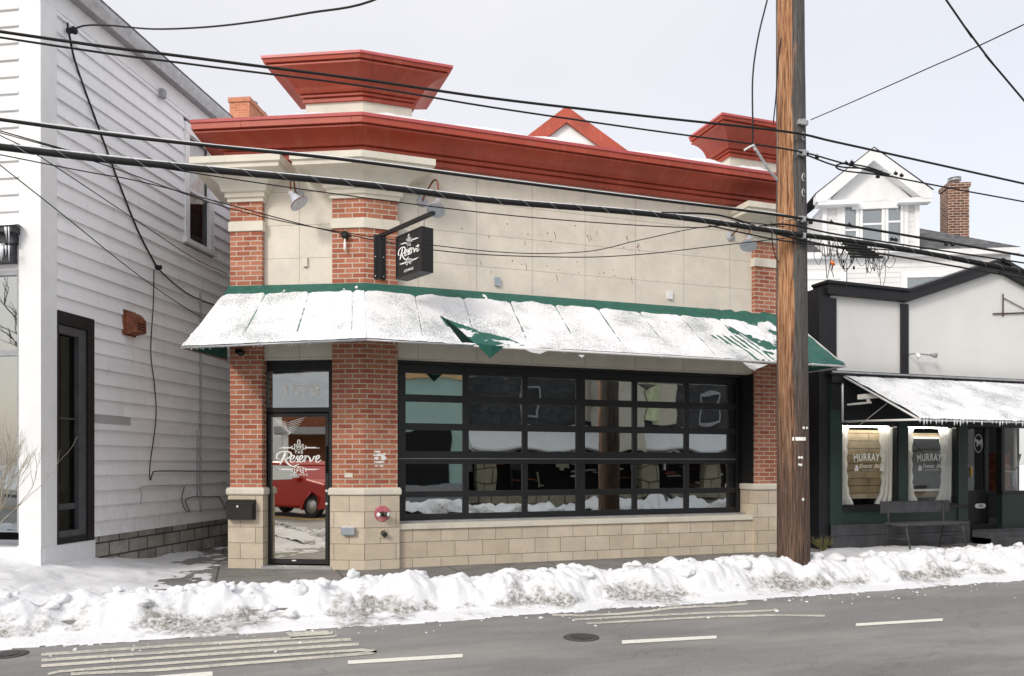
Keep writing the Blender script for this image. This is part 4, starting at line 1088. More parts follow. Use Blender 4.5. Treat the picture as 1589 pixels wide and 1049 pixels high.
# upper side window
wf = MB(); fw_ = .11
wf.box(HS, wn0, wn0+fw_, -.02, .05, wz0, wz1); wf.box(HS, wn1-fw_, wn1, -.02, .05, wz0, wz1); wf.box(HS, wn0+.001, wn1-.001, -.02, .055, wz1-.14, wz1+.03)
zm = (wz0+wz1)/2-.08; wf.box(HS, wn0+fw_, wn1-fw_, -.03, .02, zm-.03, zm+.03)
wi = wf.build('window', 'white_paint', WH, .003)
MB().box(HS, wn0-.04, wn1+.04, -.02, .09, wz0-.07, wz0+.0).build('sill', 'white_paint', wi, .004)
MB().box(HS, wn0+fw_, wn1-fw_, -.025, -.02, wz0, wz1-.14).build('pane', 'glass_upper', wi)
def curt(u_, v_): return HS.p(wn0+fw_+(wn1-wn0-2*fw_)*u_, -.06+.012*math.sin(u_*22), zm-.25+.2*u_+(wz1-.14-zm+.25-.2*u_)*v_)
MB().grid(curt, 30, 4).build('curtain', 'curtain_cloth', wi)
MB().box(HS, wn0+fw_, wn1-fw_, -.2, -.1, wz0, wz1-.14).build('interior', 'black_matte', wi)
# black side shop window
wf = MB(); wf.box(HS, dr0, dr1, -.03, .045, drz1-.16, drz1); wf.box(HS, dr1-.13, dr1, -.03, .044, .44, drz1-.16); wf.box(HS, dr0, dr1-.13, -.03, .04, .445, .52)
wf.box(HS, dr0, dr0+.02, -.03, .04, .52, drz1-.16)
wi = wf.build('side_window', 'shop_black', WH, .003)
wf = MB(); wf.box(HS, dr1-.26, dr1-.14, -.06, .025, .52, drz1-.17); wf.box(HS, dr0+.02, dr1-.26, -.06, .022, drz1-.27, drz1-.17); wf.box(HS, dr0+.02, dr1-.26, -.06, .022, .52, .60)
wf.box(HS, dr0+.02, dr1-.26, -.06, -.03, .86, .93); wf.box(HS, dr0+.02, dr1-.26, -.06, -.03, 1.98, 2.0)
wf.build('frame', 'frame_dark', wi, .003)
MB().box(HS, dr0, dr1-.2, -.05, -.045, .5, drz1-.2).build('pane', 'glass_dark', wi); MB().box(HS, dr0, dr1, -.25, -.1, .44, drz1).build('interior', 'black_matte', wi)
# front shop window
zt1 = hit(HF, 14, 428)[1]; zl = hit(HF, 14, 826)[1]; zmid = hit(HF, 14, 548)[1]; ag = hs(HF, 28.5)
wf = MB(); wf.box(HF, ag, cf, -.03, .022, zl, zt1+.06); wf.box(HF, FWD, ag, -.03, .02, zt1, zt1+.06); wf.box(HF, FWD, ag, -.03, .018, zmid-.03, zmid+.03)
wi = wf.build('shop_window', 'conduit_grey', WH, .003)
MB().box(HF, FWD, ag+.01, -.012, -.008, zl, zt1+.01).build('pane', 'glass_house', wi)
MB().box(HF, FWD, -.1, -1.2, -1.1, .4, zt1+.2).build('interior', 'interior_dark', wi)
ldz = hit(HF, 14, 358)[1]
lm_ = MB(); lm_.box(HF, FWD, cf+.02, .0, .16, ldz-.06, ldz); lm_.box(HF, FWD, cf-.01, .0, .11, ldz-.17, ldz-.06); lm_.box(HF, FWD, cf-.04, .0, .08, ldz-.40, ldz-.17)
lg = lm_.build('ledge', 'wood_grey', WH, .01)
lm_ = MB()
lm_.grid(lambda u_, v_: HF.p(FWD+(cf+.05-FWD)*u_, -.0+.18*v_, ldz+.002+.05*math.sin(math.pi*min(1, .15+v_*.8))*(.8+.5*fbm(u_*40, v_*2))), 200, 6)
lm_.grid(lambda u_, v_: HF.p(FWD+(cf-.10-FWD)*u_, .08+.10*v_, ldz-.24+.07*math.sin(math.pi*v_)*(.8+.9*fbm(u_*50, v_*2, 4))), 200, 6)
lm_.build('snow', 'snow_clean', lg)
lm_ = MB(); rd = random.Random(9)
for i in range(60):
    a = cf+.03-rd.random()**1.0*1.4; l_ = rd.uniform(.05, .22); zz, oo = rd.choice([(ldz-.01, .165), (ldz-.23, .17)]); lm_.lathe(HF.p(a, oo, zz), (0, 0, -1), [(0, .011), (l_*.3, .008), (l_, .001)], 7)
lm_.build('icicles', 'icicle', lg)['kind'] = 'stuff'
# fixtures on the white house's side
a, z1 = hsd(188, 482); a1, z0 = hsd(220, 528)
zv0 = z1-(z1-z0)*.92
t = thing('exhaust_hood', HS.p(a, 0, zv0), 'rusty brown exhaust hood on the white side wall', 'vent hood')
m2 = MB(); m2.box(HS, a, a+.27, .02, .04, zv0-.02, z1+.02); m2.build('flange', 'rust', t)
m2 = MB(); prof_ = [(.04, z1)]+[(.04+.17*math.sin(k_/6*math.pi/2), z1-.14*(1-math.cos(k_/6*math.pi/2))) for k_ in range(1, 7)]+[(.21, zv0+.03), (.04, zv0)]
m2.prism(Fr(HS.p(a+.03, 0, 0)[:2], math.atan2(HS.n.y, HS.n.x)), prof_, 0, -.21); m2.build('hood', 'rust', t, .008)
m2 = MB(); [m2.box(HS, a+.06, a+.21, .205, .214, zv0+.06+k_*.035, zv0+.075+k_*.035) for k_ in range(3)]; m2.build('louver', 'black_matte', t)
pa, pz0 = hsd(142.5, 640); pa1 = hs(HS, 199); m2 = MB(); m2.box(HS, pa, hs(HS, 200), .018, .026, hsd(170, 658)[1], hsd(170, 640)[1])
m2.build('patched_board', 'grey_siding_patch', WH)
def hsp(u, v, o=.04): a, z = hit(HS, u, v, o); return HS.p(a, o, z)
def cable(pts, r, label, cat='cable', name='cable', mat='cable_black', group=None, n=6, seg=8):
    P = cat_rom(pts, n); o = Vector(P[len(P)//2]); m2 = MB().tube(P, r, seg); ob_ = m2.build(name, mat, None, loc=tuple(o)); tag(ob_, label, cat, group); return ob_
cable([hsp(107, 52, .12), hsp(118, 100), hsp(150, 190), hsp(185, 285), hsp(215, 360), hsp(242, 412)], .013, 'thick black cable running down the upper side wall from the service hook')
cable([hsp(243, 414), hsp(262, 433), hsp(290, 455), hsp(318, 468), hsp(345, 477)], .010, 'black cable curving from the wall knob toward the restaurant')
cable([hsp(239, 418), hsp(238, 470), hsp(234, 545), hsp(240, 600), hsp(242, 650), hsp(233, 720), hsp(233, 745), hsp(237, 735), hsp(245, 731), hsp(300, 731), hsp(352, 731)], .007, 'thin black cable hanging down and then running low along the clapboards')
cable([hsp(311, 455), hsp(311, 600), hsp(311, 700), hsp(311, 795)], .014, 'grey vertical conduit pipe on the white side wall', 'conduit', 'conduit', 'conduit_grey')
cable([hsp(306, 667), hsp(306, 710), hsp(306, 770)], .008, 'short grey pipe beside the vertical conduit', 'pipe', 'pipe', 'conduit_grey')
cable([hsp(286, 755), hsp(282, 775), hsp(287, 790), hsp(294, 793), hsp(288, 777), hsp(300, 771), hsp(325, 771), hsp(340, 771), hsp(348, 785), hsp(354, 793)], .006, 'loose looped wire low on the wall behind the mailbox')
cable([hsp(218, 783), hsp(220, 765), hsp(217, 757), hsp(235, 754), hsp(300, 752), hsp(352, 748)], .005, 'thin grey wire along the lowest clapboards', mat='conduit_grey')
# shrub in front of the shop window
base = CAMP+ray(-30, 842)*7.9
def branchy(name, base, label, cat, rd, mat, n0, L0, r0, depth, spread, up=.7, lean=Vector((0, 0, 0)), nseg=5, trunk=None):
    m2 = MB(); t = thing(name, base, label, cat)
    def grow(p, d, L, r, k_):
        pts = [p]
        for i in range(nseg):
            d = (d+Vector((rd.uniform(-1, 1), rd.uniform(-1, 1), rd.uniform(-.6, 1)))*.16).normalized(); p = p+d*(L/nseg); pts.append(p)
        m2.tube(pts, r, 6 if r > .01 else 4, r*.62, cap=True)
        if k_ <= 0: return
        for i in range(rd.choice([2, 3, 3])):
            nd = (d+Vector((rd.uniform(-1, 1), rd.uniform(-1, 1), rd.uniform(-.3, .9)))*spread).normalized()
            grow(pts[rd.choice([-1, -1, -2, -3])], nd, L*rd.uniform(.6, .85), r*.60, k_-1)
    for i in range(n0):
        d = (Vector((rd.uniform(-1, 1), rd.uniform(-1, 1), 0))*(1-up)+Vector((0, 0, up))+lean).normalized()
        grow(Vector(base), d, L0*rd.uniform(.8, 1.1), r0, depth)
    m2.build(trunk or 'branches', mat, t); return t
branchy('shrub', base, 'leafless tan shrub in front of the left shop window', 'shrub', random.Random(21), 'twig', 14, .50, .0075, 3, .42, .55, Vector((.30, -.1, .25)))

# ================================================================== UTILITY POLE + WIRES
pb = gnd(1232, 870, .17); PY = None
# pole axis: 9.9 m deep from the camera
d = ray(1231.5, HZ); PC = CAMP+d*9.9; PX, PYY = PC.x, PC.y
UP = thing('utility_pole', (PX, PYY, 0), 'thick wooden utility pole standing in the snow bank by the kerb', 'utility pole')
m2 = MB()
def pole_pt(u_, v_):
    z = -.1+10.5*v_; r = .203-.0042*z; a = u_*2*math.pi
    rr = r*(1+.018*fbm(math.cos(a)*2.2, math.sin(a)*2.2, z*.25, 3))+.0035*fbm(math.cos(a)*14, math.sin(a)*14, z*.8, 4)
    lean = -.006*z
    return Vector((PX+lean*.945+rr*math.cos(a), PYY-lean*.3267+rr*math.sin(a), z))
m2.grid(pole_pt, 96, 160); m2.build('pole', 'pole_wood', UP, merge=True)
PD = 9.9
def poleface(u, v, push=0.0):   # a point on the camera-side surface of the pole
    d = ray(u, v); c2 = Vector((PX, PYY)); dd = Vector((d.x, d.y)); L = dd.length; dd/L
    cx = CAMP.x-c2.x; cy = CAMP.y-c2.y
    z_ = CAMP.z+d.z*9.7; r = .203-.0042*z_+push
    A = dd.dot(dd); B = 2*(dd.x*cx+dd.y*cy); C_ = cx*cx+cy*cy-r*r; disc = B*B-4*A*C_
    t = (-B-math.sqrt(max(0, disc)))/(2*A); return CAMP+d*t
m2 = MB()
for (u, v) in ((1241, 680), ):
    for i in range(7):
        p0 = poleface(1229+i*3, 681); p1 = poleface(1229+(i+1)*3, 681); m2.face([p0+Vector((0, 0, .022))-Vector((0, .006, 0)), p1+Vector((0, 0, .022))-Vector((0, .006, 0)), p1-Vector((0, .006, .022)), p0-Vector((0, .006, .022))])
for (u, v, s_) in ((1240, 710, .012), (1244, 710, .012), (1240, 721, .011), (1243, 721.5, .011), (1247, 664, .012), (1252, 664, .01), (1246, 775, .012)):
    p = poleface(u, v); m2.lathe(p, (.1, -1, 0), [(0, s_*1.6), (.008, s_*1.4)], 10)
m2.build('tag', 'white_letters', UP)
for i, (v, kind) in enumerate(((190, 1), (238, 1), (340, 1), (366, 1))):
    p = poleface(1243, v, .0); m2 = MB(); fq = Fr((p.x, p.y), 0)
    m2.box(fq, -.05, .09, -.03, .03, p.z-.03, p.z+.03); m2.box(fq, -.02, .02, .03, .07, p.z-.05, p.z+.02); m2.build('clamp', 'galvanised', UP, .004)
for v in (212, 276, 300):
    p = poleface(1245, v); m2 = MB(); m2.tube([p+Vector((.02*math.cos(t_/8*2*math.pi), -.02, .05*math.sin(t_/8*2*math.pi))) for t_ in range(8)], .008, 6); m2.build('hook', 'galvanised', UP)
m2 = MB(); rg = [Vector((PX+.205*math.cos(t_/24*2*math.pi), PYY+.205*math.sin(t_/24*2*math.pi), 1.44+(HZ-366)/FPX*9.7)) for t_ in range(25)]; m2.tube(rg, .007, 6)
rg = [p+Vector((0, 0, .22)) for p in rg]; m2.tube(rg, .006, 6); m2.build('band', 'galvanised', UP)

WY = PYY-.22
def wpt(u, v, y=None):
    y = WY if y is None else y
    d = ray(u, v); t = (y-CAMP.y)/d.y; return CAMP+d*t
def wire(pts, r, label, ext=True, ys=None, grp=None, seg=7, cat='overhead wire', name='overhead_wire', mat='cable_black'):
    P = [wpt(u, v, None if ys is None else ys[i]) for i, (u, v) in enumerate(pts)]
    if ext:
        if ext in (True, 'L'): P = [P[0]+(P[0]-P[1]).normalized()*6+Vector((0, 0, .1))]+P
        if ext in (True, 'R'): P = P+[P[-1]+(P[-1]-P[-2]).normalized()*8]
    return cable(P, r, label, cat, name, mat, grp, 6, seg)
wire([(0, 49), (280, 87), (560, 123), (760, 152), (1000, 180), (1218, 204), (1295, 220), (1440, 252), (1589, 285)], .014, 'highest long black cable crossing above the left tower')
wire([(0, 58), (280, 97.5), (560, 133), (760, 166), (1000, 201), (1218, 231), (1300, 251), (1375, 272), (1480, 293), (1589, 313)], .010, 'second long black cable just under the highest one')
wire([(0, 185.5), (280, 221.5), (520, 246), (760, 277.6), (985, 306), (1218, 335), (1423, 368), (1589, 397)], .016, 'snow-dusted black cable crossing in front of the red cornice')
# lashed thick bundle
TH = [(0, 228), (280, 259), (560, 286), (760, 311), (1026, 334), (1218, 361), (1320, 374), (1423, 390), (1589, 421)]
wire(TH, .031, 'thickest black lashed cable bundle crossing the facade above the awning')
P = cat_rom([wpt(u, v, WY) for u, v in TH], 14); m2 = MB(); L = 0; seg = []
for i in range(len(P)-1):
    n_ = 10
    for k_ in range(n_):
        p = P[i].lerp(P[i+1], k_/n_); L += (P[i+1]-P[i]).length/n_; a = L*2*math.pi/.32; seg.append(p+Vector((0, .034*math.cos(a), .034*math.sin(a))))
mm = len(seg)//2; ob_ = MB().tube(seg, .0022, 4).build('lashing_wire', 'galvanised', None, loc=tuple(seg[mm])); tag(ob_, 'pale lashing wire wound in a spiral round the thick cable bundle', 'wire')
# snow lying along two cables
for nm, pts, r_, l_ in (('a', [(0, 185.5), (280, 221.5), (520, 246), (760, 277.6), (985, 306), (1218, 335)], .009, 'thin line of snow lying along the cable in front of the cornice'), ('b', TH[:6], .010, 'thin line of snow lying along the thick cable bundle')):
    off = .014 if nm == 'a' else .029
    P = cat_rom([wpt(u, v, WY)+Vector((0, 0, off)) for u, v in pts], 12)
    P = [p+Vector((0, 0, .003*fbm(p.x*6, 0))) for p in P]; ob_ = MB().tube(P, r_, 6).build('cable_snow', 'snow_clean', None, loc=tuple(P[len(P)//2])); tag(ob_, l_, 'snow')
wire([(0, 203), (133, 239), (280, 265), (500, 298), (760, 331), (950, 347), (1085, 353), (1150, 345), (1218, 352)], .006, 'thin wire just below the thick bundle on the facade', 'L')
wire([(0, 206), (62, 222), (180, 262), (356, 323), (524, 359), (760, 390), (903, 391), (990, 373), (1080, 354), (1150, 347)], .005, 'thin slack wire dipping across the upper panels', 'L')
wire([(0, 240), (210, 280), (356, 318), (524, 361), (700, 391), (881, 399), (990, 395), (1100, 383), (1220, 369)], .0055, 'thin slack wire dipping lowest across the beige panels', 'L')
wire([(1026, 330), (1100, 332), (1140, 340), (1180, 354), (1218, 366), (1300, 384), (1400, 399), (1589, 432)], .012, 'black cable leaving the bundle and rising before the pole', 'R')
wire([(1140, 345), (1170, 352), (1218, 348), (1300, 364), (1423, 383), (1589, 408)], .011, 'black cable with bright clips between bundle and pole', 'R')
wire([(1100, 350), (1218, 374), (1320, 384), (1423, 393), (1589, 426)], .009, 'lower black cable grazing the pole under the bundle', 'R')
wire([(1250, 240), (1300, 258), (1345, 262), (1375, 272), (1390, 275), (1355, 270), (1310, 265), (1297, 258), (1310, 254), (1345, 259), (1380, 271)], .010, 'loop of spare cable hung right of the pole', False)
wire([(1589, 38), (1440, 106), (1330, 155), (1258, 186)], .006, 'thin wire rising from the pole to the upper right', 'L', ys=[-5.5, -4.2, -3.2, WY])
wire([(1467, -2), (1500, 45), (1540, 98), (1589, 156)], .011, 'black cable crossing the top right corner of the sky', True, ys=[-3.5]*4)
wire([(1191, -2), (1176, 60), (1168, 120), (1168, 190), (1168, 226)], .010, 'black drop cable hanging beside the top of the pole', False)
wire([(1212, 60), (1207, 100), (1204, 150), (1200, 190)], .008, 'short drop cable close to the left edge of the pole', False)
wire([(1168, 224), (1180, 243), (1192, 262), (1207, 280)], .017, 'thick grey splice sleeve slanting down to the pole', False, cat='splice', name='cable_splice', mat='galvanised')
wire([(1155, 233), (1168, 226), (1172, 233)], .013, 'pale clamp at the end of the slanting drop cable', False, cat='clamp', name='cable_clamp', mat='white_pipe')
wire([(1197, 345), (1199, 380), (1204, 400), (1209, 408)], .006, 'thin drop wire curling behind the pole', False)
# service drop to the white house
P = [wpt(700, -60, -4.0), wpt(575, 2, -3.4), wpt(480, 20, -3.0), CAMP+ray(400, 33)*8.2, CAMP+ray(320, 42)*8.6, CAMP+ray(238, 45)*9.0, CAMP+ray(170, 39.5)*9.3, CAMP+ray(130, 40)*9.4, hsp(106, 50, .12)]
cable(P, .010, 'black service cable arching through the sky to the white house', 'overhead wire', 'overhead_wire')
p = hsp(105, 48, .05); t = thing('service_hook', p, 'black service hook at the top of the white side wall', 'hook')
MB().lathe(p, (HS.n.x, HS.n.y, 0), [(0, .035), (.06, .035), (.09, .05), (.12, .03)], 12).build('insulator', 'cable_black', t); MB().tube([p, p+Vector((0, 0, .1))], .012, 6).build('pin', 'cable_black', t)
p = hsp(243, 415, .04); t = thing('cable_anchor', p, 'small dark cable knob midway down the white side wall', 'cable knob')
MB().lathe(p, (HS.n.x, HS.n.y, 0), [(0, .04), (.05, .03), (.07, .035)], 10).build('knob', 'cable_black', t)
P = [wpt(-60, 205, -2.9), CAMP+ray(0, 256)*7.6, CAMP+ray(100, 335)*8.6, CAMP+ray(190, 408)*9.9, hsp(255, 456, .1), hsp(314, 494)]
cable(P, .006, 'thin straight wire slanting down across the clapboards', 'overhead wire', 'overhead_wire')
P = [wpt(-60, 176, -2.9), CAMP+ray(0, 210)*7.6, CAMP+ray(62, 243)*8.2, CAMP+ray(210, 341)*9.7, CAMP+ray(300, 400)*11.3, hsp(353, 425)]
cable(P, .006, 'thin wire slanting down toward the awning end', 'overhead wire', 'overhead_wire')
# tangle of splices right of the pole
t = thing('cable_tangle', wpt(1330, 400, WY), 'messy tangle of loose wires and splices hanging right of the pole', 'wire tangle')
rd = random.Random(31); m2 = MB()
for i in range(26):
    u0 = rd.uniform(1275, 1375); v0 = 372+(u0-1275)*.16+rd.uniform(-6, 8); dp = rd.uniform(10, 62); u1 = u0+rd.uniform(-25, 30)
    m2.tube(cat_rom([wpt(u0, v0, WY+rd.uniform(-.1, .1)), wpt(u0+rd.uniform(-6, 6), v0+dp*.6, WY), wpt((u0+u1)/2, v0+dp, WY), wpt(u1, v0+dp*.5, WY), wpt(u1+rd.uniform(-8, 8), v0+rd.uniform(-2, 10), WY+.05)], 5), rd.choice([.0035, .0035, .005]), 5)
m2.build('loose_wire', 'cable_black', t)
m2 = MB()
for i in range(5): m2.tube([wpt(1308+i*3, 378+i*5, WY-.05), wpt(1345+i*6, 383+i*4, WY-.05)], .018, 8)
for u, v in ((1309, 403), (1321, 403), (1309, 412), (1325, 413)): m2.tube([wpt(u, v, WY), wpt(u, v+5, WY)], .012, 6)
m2.build('splice_closure', 'cable_black', t)
MB().tube([wpt(1290, 405, WY-.02), wpt(1294, 412, WY-.02)], .022, 6).build('marker', 'orange_plastic', t)
m2 = MB(); m2.tube(cat_rom([wpt(1314, 408, WY), wpt(1314, 430, WY), wpt(1314, 447, WY), wpt(1322, 452, WY)], 5), .005, 5); m2.tube(cat_rom([wpt(1292, 410, WY), wpt(1291, 420, WY), wpt(1294, 430, WY)], 5), .005, 5)
m2.build('tail_wire', 'cable_black', t)
CLL = ['little black clamp on the second cable just right of the pole', 'little black clamp at the left end of the spare cable loop', 'little black clamp beside the one at the spare cable loop', "little black clamp in front of the white dormer's left slope", 'little black clamp on the cable just below the dormer peak', "little black clamp on the cable before the dormer's right slope", 'little black clamp at the right edge of the dormer roof', "little black clamp on the lower cables in front of the dormer's left siding", 'little black clamp in front of the left dormer window', 'little black clamp in front of the right dormer window', 'little black clamp touching the one before the right dormer window', "little black clamp on the lower cables touching the pole's right edge", 'little black clamp over the roof left of the brick chimney', 'little black clamp over the roof just under the brick chimney']
for ci, (u, v) in enumerate(((1268, 243), (1313, 253), (1322, 252), (1362, 274), (1368, 268), (1390, 269), (1399, 272), (1290, 345), (1318, 349), (1384, 371), (1390, 372), (1258, 345), (1468, 379), (1478, 380))):
    c_ = wpt(u, v, WY-.01); m2 = MB(); m2.tube([c_+Vector((-.02, 0, 0)), c_+Vector((.02, 0, -.004))], .02, 6); m2.tube([c_, c_+Vector((0, 0, .035))], .006, 5)
    tag(m2.build('cable_clamp', 'cable_black', None, loc=tuple(c_)), CLL[ci], 'clamp', 'clamps on the overhead cables')
# weeds by the pole
branchy('weed_tuft', M.p(hs(M, 1273, .2), .25, .0), 'dry olive weed tuft in the gap between pole and green shop', 'weed', random.Random(5), 'dry_weed', 24, .13, .005, 2, .6, .5)

# ================================================================== GREEN-FRONTED SHOP (right)
X0 = hs(M, 1290); X1 = 14.0
SH = thing('shop_building', M.p(X0, 0, 0), 'grey stucco shop with black trimmed gable and dark green front', 'building')
b = MB()
ztA = 4.42; xk = hs(M, 1405); xp = hs(M, 1549); zp = 5.12; xe = 2*xp-xk
b.prism(M, [(X0, 2.9), (X1, 2.9), (X1, ztA-.02), (xe, ztA-.02), (xp, zp-.05), (xk, ztA-.02), (X0, ztA-.02)], -.05, -.25)
b.build('upper_wall', 'shop_stucco', SH)
b = MB(); b.box(M, X0-.01, X0+.13, -.30, -.02, 2.93, ztA-.22); b.build('corner_post', 'shop_black', SH, .004)
b = MB(); xa = hs(M, 1399.5); b.box(M, xa, hs(M, 1411), -.04, -.015, 2.93, ztA-.22); b.build('trim_post', 'shop_black', SH, .004)
b = MB(); tt = .17
def beam(x0_, z0_, x1_, z1_, o0_, o1_, th_): b.prism(M, [(x0_, z0_-th_), (x1_, z1_-th_), (x1_, z1_), (x0_, z0_)], o0_, o1_)
beam(X0-.12, ztA, xk+.02, ztA-.015, -.3, .06, .17); beam(xk+.02, ztA-.015, xp, zp, -.3, .06, .17); beam(xp, zp, xe, ztA, -.3, .06, .17)
beam(X0-.16, ztA+.05, xk+.02, ztA+.03, -.3, .10, .05); beam(xk+.02, ztA+.03, xp, zp+.05, -.3, .10, .05); beam(xp, zp+.05, xe, ztA+.05, -.3, .10, .05)
b.build('parapet_trim', 'shop_black', SH, .005)
b = MB(); b.box(Fr((X0, 0), R(90)), .0, 6, -.25, -.02, 0, 4.35); b.build('side_wall', 'shop_black', SH)
b = MB(); b.face([M.p(X0, -.2, 4.2), M.p(X1, -.2, 4.2), M.p(X1, -6, 4.2), M.p(X0, -6, 4.2)]); b.build('roof', 'roof_white', SH)
# storefront
zc = 2.93
b = MB(); b.box(M, X0-.12, X1, -.2, .13, zc-.02, zc+.035); b.box(M, X0-.06, X1, -.2, .09, zc-.16, zc-.021); b.box(M, X0-.03, X1, -.2, .05, zc-.60, zc-.161); b.build('storefront_cornice', 'shop_black', SH, .006)
MB().box(M, X0-.1, X1, .131, .145, zc+.0, zc+.03).build('drip_edge', 'galvanised', SH)
def sx(u): return hs(M, u, .0)
def shz(u, v): return hit(M, u, v, .0)[1]
zg1 = shz(1350, 659); zg0 = shz(1350, 785.5)
posts = [(1290, 1304.5), (1393, 1407), (1485, 1500)]
b = MB(); b.box(M, sx(1287), sx(1304.5), -.2, .035, .0, zc-.161); b.build('corner_post', 'shop_green', SH, .005)
b = MB()
b.box(M, sx(1393), sx(1407), -.1, .03, zg0, zg1+.05); b.build('window_post', 'shop_green', SH, .004)
b = MB(); b.box(M, sx(1485), sx(1500), -.1, .03, 0.25, zg1+.3); b.build('window_post', 'shop_green', SH, .004)
b = MB(); b.box(M, sx(1304.5), sx(1500), -.1, .05, zg0-.06, zg0-.005); b.build('window_sill', 'shop_black', SH, .004)
b = MB(); b.box(M, sx(1304.5), sx(1500), -.1, .01, .40, zg0-.06); b.build('panel', 'shop_green', SH, .004)
for i, (z0_, z1_) in enumerate(((.215, .40), (.0, .21))):
    b = MB(); b.box(M, sx(1287)+.0, sx(1500), -.1, .06+.0*i, z0_, z1_); b.build('base_board', 'wood_grey', SH, .006)
b = MB(); b.box(M, X0, X1, -.2, .02, zg1+.0, zc-.60); b.build('fascia', 'shop_black', SH)
for (u0, u1) in ((1304.5, 1393), (1407, 1485)):
    a0, a1 = sx(u0), sx(u1)
    b = MB(); b.box(M, a0, a0+.02, -.06, .012, zg0, zg1); b.box(M, a1-.03, a1, -.06, .012, zg0, zg1); b.box(M, a0, a1, -.06, .01, zg0-.004, zg0+.02); b.box(M, a0, a1, -.06, .01, zg1-.02, zg1)
    wi = b.build('window', 'shop_black', SH, .002)
    MB().box(M, a0, a1, -.035, -.03, zg0, zg1).build('pane', 'glass_shop', wi)
    for sd in (0, 1):
        w0 = (.24 if sd == 0 else .30)
        def cf_(u_, v_, sd=sd, w0=w0, a0=a0, a1=a1):
            ww = w0*(1+.35*(v_ < .18)*(1-v_/.18)*1.0-.18*math.sin(v_*math.pi))+.012*math.sin(v_*40)
            x = a0+.02+u_*ww if sd == 0 else a1-.03-u_*ww
            return M.p(x, -.10+.018*math.sin(u_*20+v_*2), zg0+.03+(zg1-zg0-.06)*v_)
        MB().grid(cf_, 40, 30).build('curtain', 'curtain_thin', wi, recalc=False)
    lm = MB(); cxx = (a0+a1)/2+.02; zz = zg0+(zg1-zg0)*.60
    word = "MURRAY'S"; n_ = len(word); xs = -.37
    adv = {'M': .125, 'U': .1, 'R': .098, 'A': .1, 'Y': .095, "'": .04, 'S': .09}
    tot = sum(adv[c] for c in word); x = -tot/2
    for c in word:
        xc = x+adv[c]/2; text(lm, c, M, cxx+xc*.92, -.028, zz-.22*xc*xc, .175, th=.002, sx=.72, bold=.004, rot=-.44*xc); x += adv[c]
    text(lm, 'Events  Bal', M, cxx, -.028, zz-.15, .10, shear=.5, th=.002, bold=-.0005)
    lm.box(M, cxx-.16, cxx+.16, -.0285, -.0265, zz-.222, zz-.217)
    for sgn in (-1, 1):
        for dx, dz_, r_ in ((0, 0, .028), (.02, -.03, .022), (-.02, -.035, .022), (.0, -.055, .02), (.028, -.06, .016), (-.03, -.062, .016)):
            lm.prism(M, [(cxx+sgn*.27+dx+r_*math.cos(k_*1.047), zz-.16+dz_+r_*math.sin(k_*1.047)) for k_ in range(6)], -.0285, -.0265)
    lm.build('lettering', 'white_letters', wi)
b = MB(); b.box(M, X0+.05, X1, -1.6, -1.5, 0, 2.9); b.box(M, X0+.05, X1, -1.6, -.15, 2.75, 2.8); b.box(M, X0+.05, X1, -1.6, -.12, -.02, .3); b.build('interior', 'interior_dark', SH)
# behind the first two windows: planks standing in for a reflection, and strip lamps
b = MB(); b.box(M, sx(1306), sx(1392), -.30, -.27, zg0+.12, zg1-.08); b.box(M, sx(1409), sx(1484), -.30, -.27, zg0+.12, zg1-.12)
m9 = MB(); x9 = sx(1424); y9 = sx(1478); m9.box(M, x9, y9, -.262, -.25, zg0+.27, zg1-.22); m9.build('framed_board', 'black_matte', SH)
m9 = MB(); m9.box(M, x9-.04, x9, -.262, -.245, zg0+.23, zg1-.18); m9.box(M, x9, y9, -.262, -.245, zg1-.22, zg1-.18); m9.box(M, x9, y9, -.262, -.245, zg0+.23, zg0+.27); m9.build('board_frame', 'white_letters', SH)
pk = brickmat('reflected_wood', (.26, .20, .11), (.38, .30, .18), (.05, .035, .02), 1.6, .13, .006, var=(.6, 1.4)); b.build('plank_reflection', 'reflected_wood', SH)  # solid planks imitate the reflection of wood across the street
k = NT('fill_lamp_glow'); k.b.inputs['Emission Color'].default_value = (1, .95, .86, 1); k.b.inputs['Emission Strength'].default_value = 40
for u0_, u1_ in ((1308, 1390), (1410, 1482)): MB().tube([M.p(sx(u0_), -.17, zg1-.022), M.p(sx(u1_), -.17, zg1-.022)], .012, 8).build('strip_fill_lamp', 'fill_lamp_glow', SH)  # second window has a lit strip; the first one's is added to brighten curtains
# door
DX0, DX1 = sx(1500), sx(1541)
zd0 = .25; b = MB(); O_ = -.25
b.box(M, DX0, DX0+.10, O_-.04, O_, zd0, 2.35); b.box(M, DX1+.10, DX1+.2, O_-.04, O_, zd0, 2.35); b.box(M, DX0+.1, DX1+.1, O_-.04, O_-.002, zd0, .93); b.box(M, DX0+.1, DX1+.1, O_-.04, O_-.002, 2.2, 2.35)
dr = b.build('shop_door', 'shop_black', SH, .004)
MB().box(M, DX0+.1, DX1+.1, O_-.025, O_-.02, .9, 2.25).build('pane', 'glass_shop', dr)
b = MB(); cx_, cz2 = hit(M, 1519.5, 688, O_); el = [(cx_+.10*math.cos(t_/24*2*math.pi), cz2+.165*math.sin(t_/24*2*math.pi)) for t_ in range(25)]
stroke(b, M, el, .012, O_-.018, pen=False, n=2); text(b, "'M", M, cx_, O_-.015, cz2, .17, th=.002, bold=.005); b.build('lettering', 'white_letters', dr)
a_, z_ = hit(M, 1521, 785, O_); b = MB(); b.prism(M, [(a_+.13*math.copysign(abs(math.cos(t_/20*2*math.pi))**.5, math.cos(t_/20*2*math.pi)), z_+.045*math.copysign(abs(math.sin(t_/20*2*math.pi))**.7, math.sin(t_/20*2*math.pi))) for t_ in range(20)], O_+.001, O_+.008)
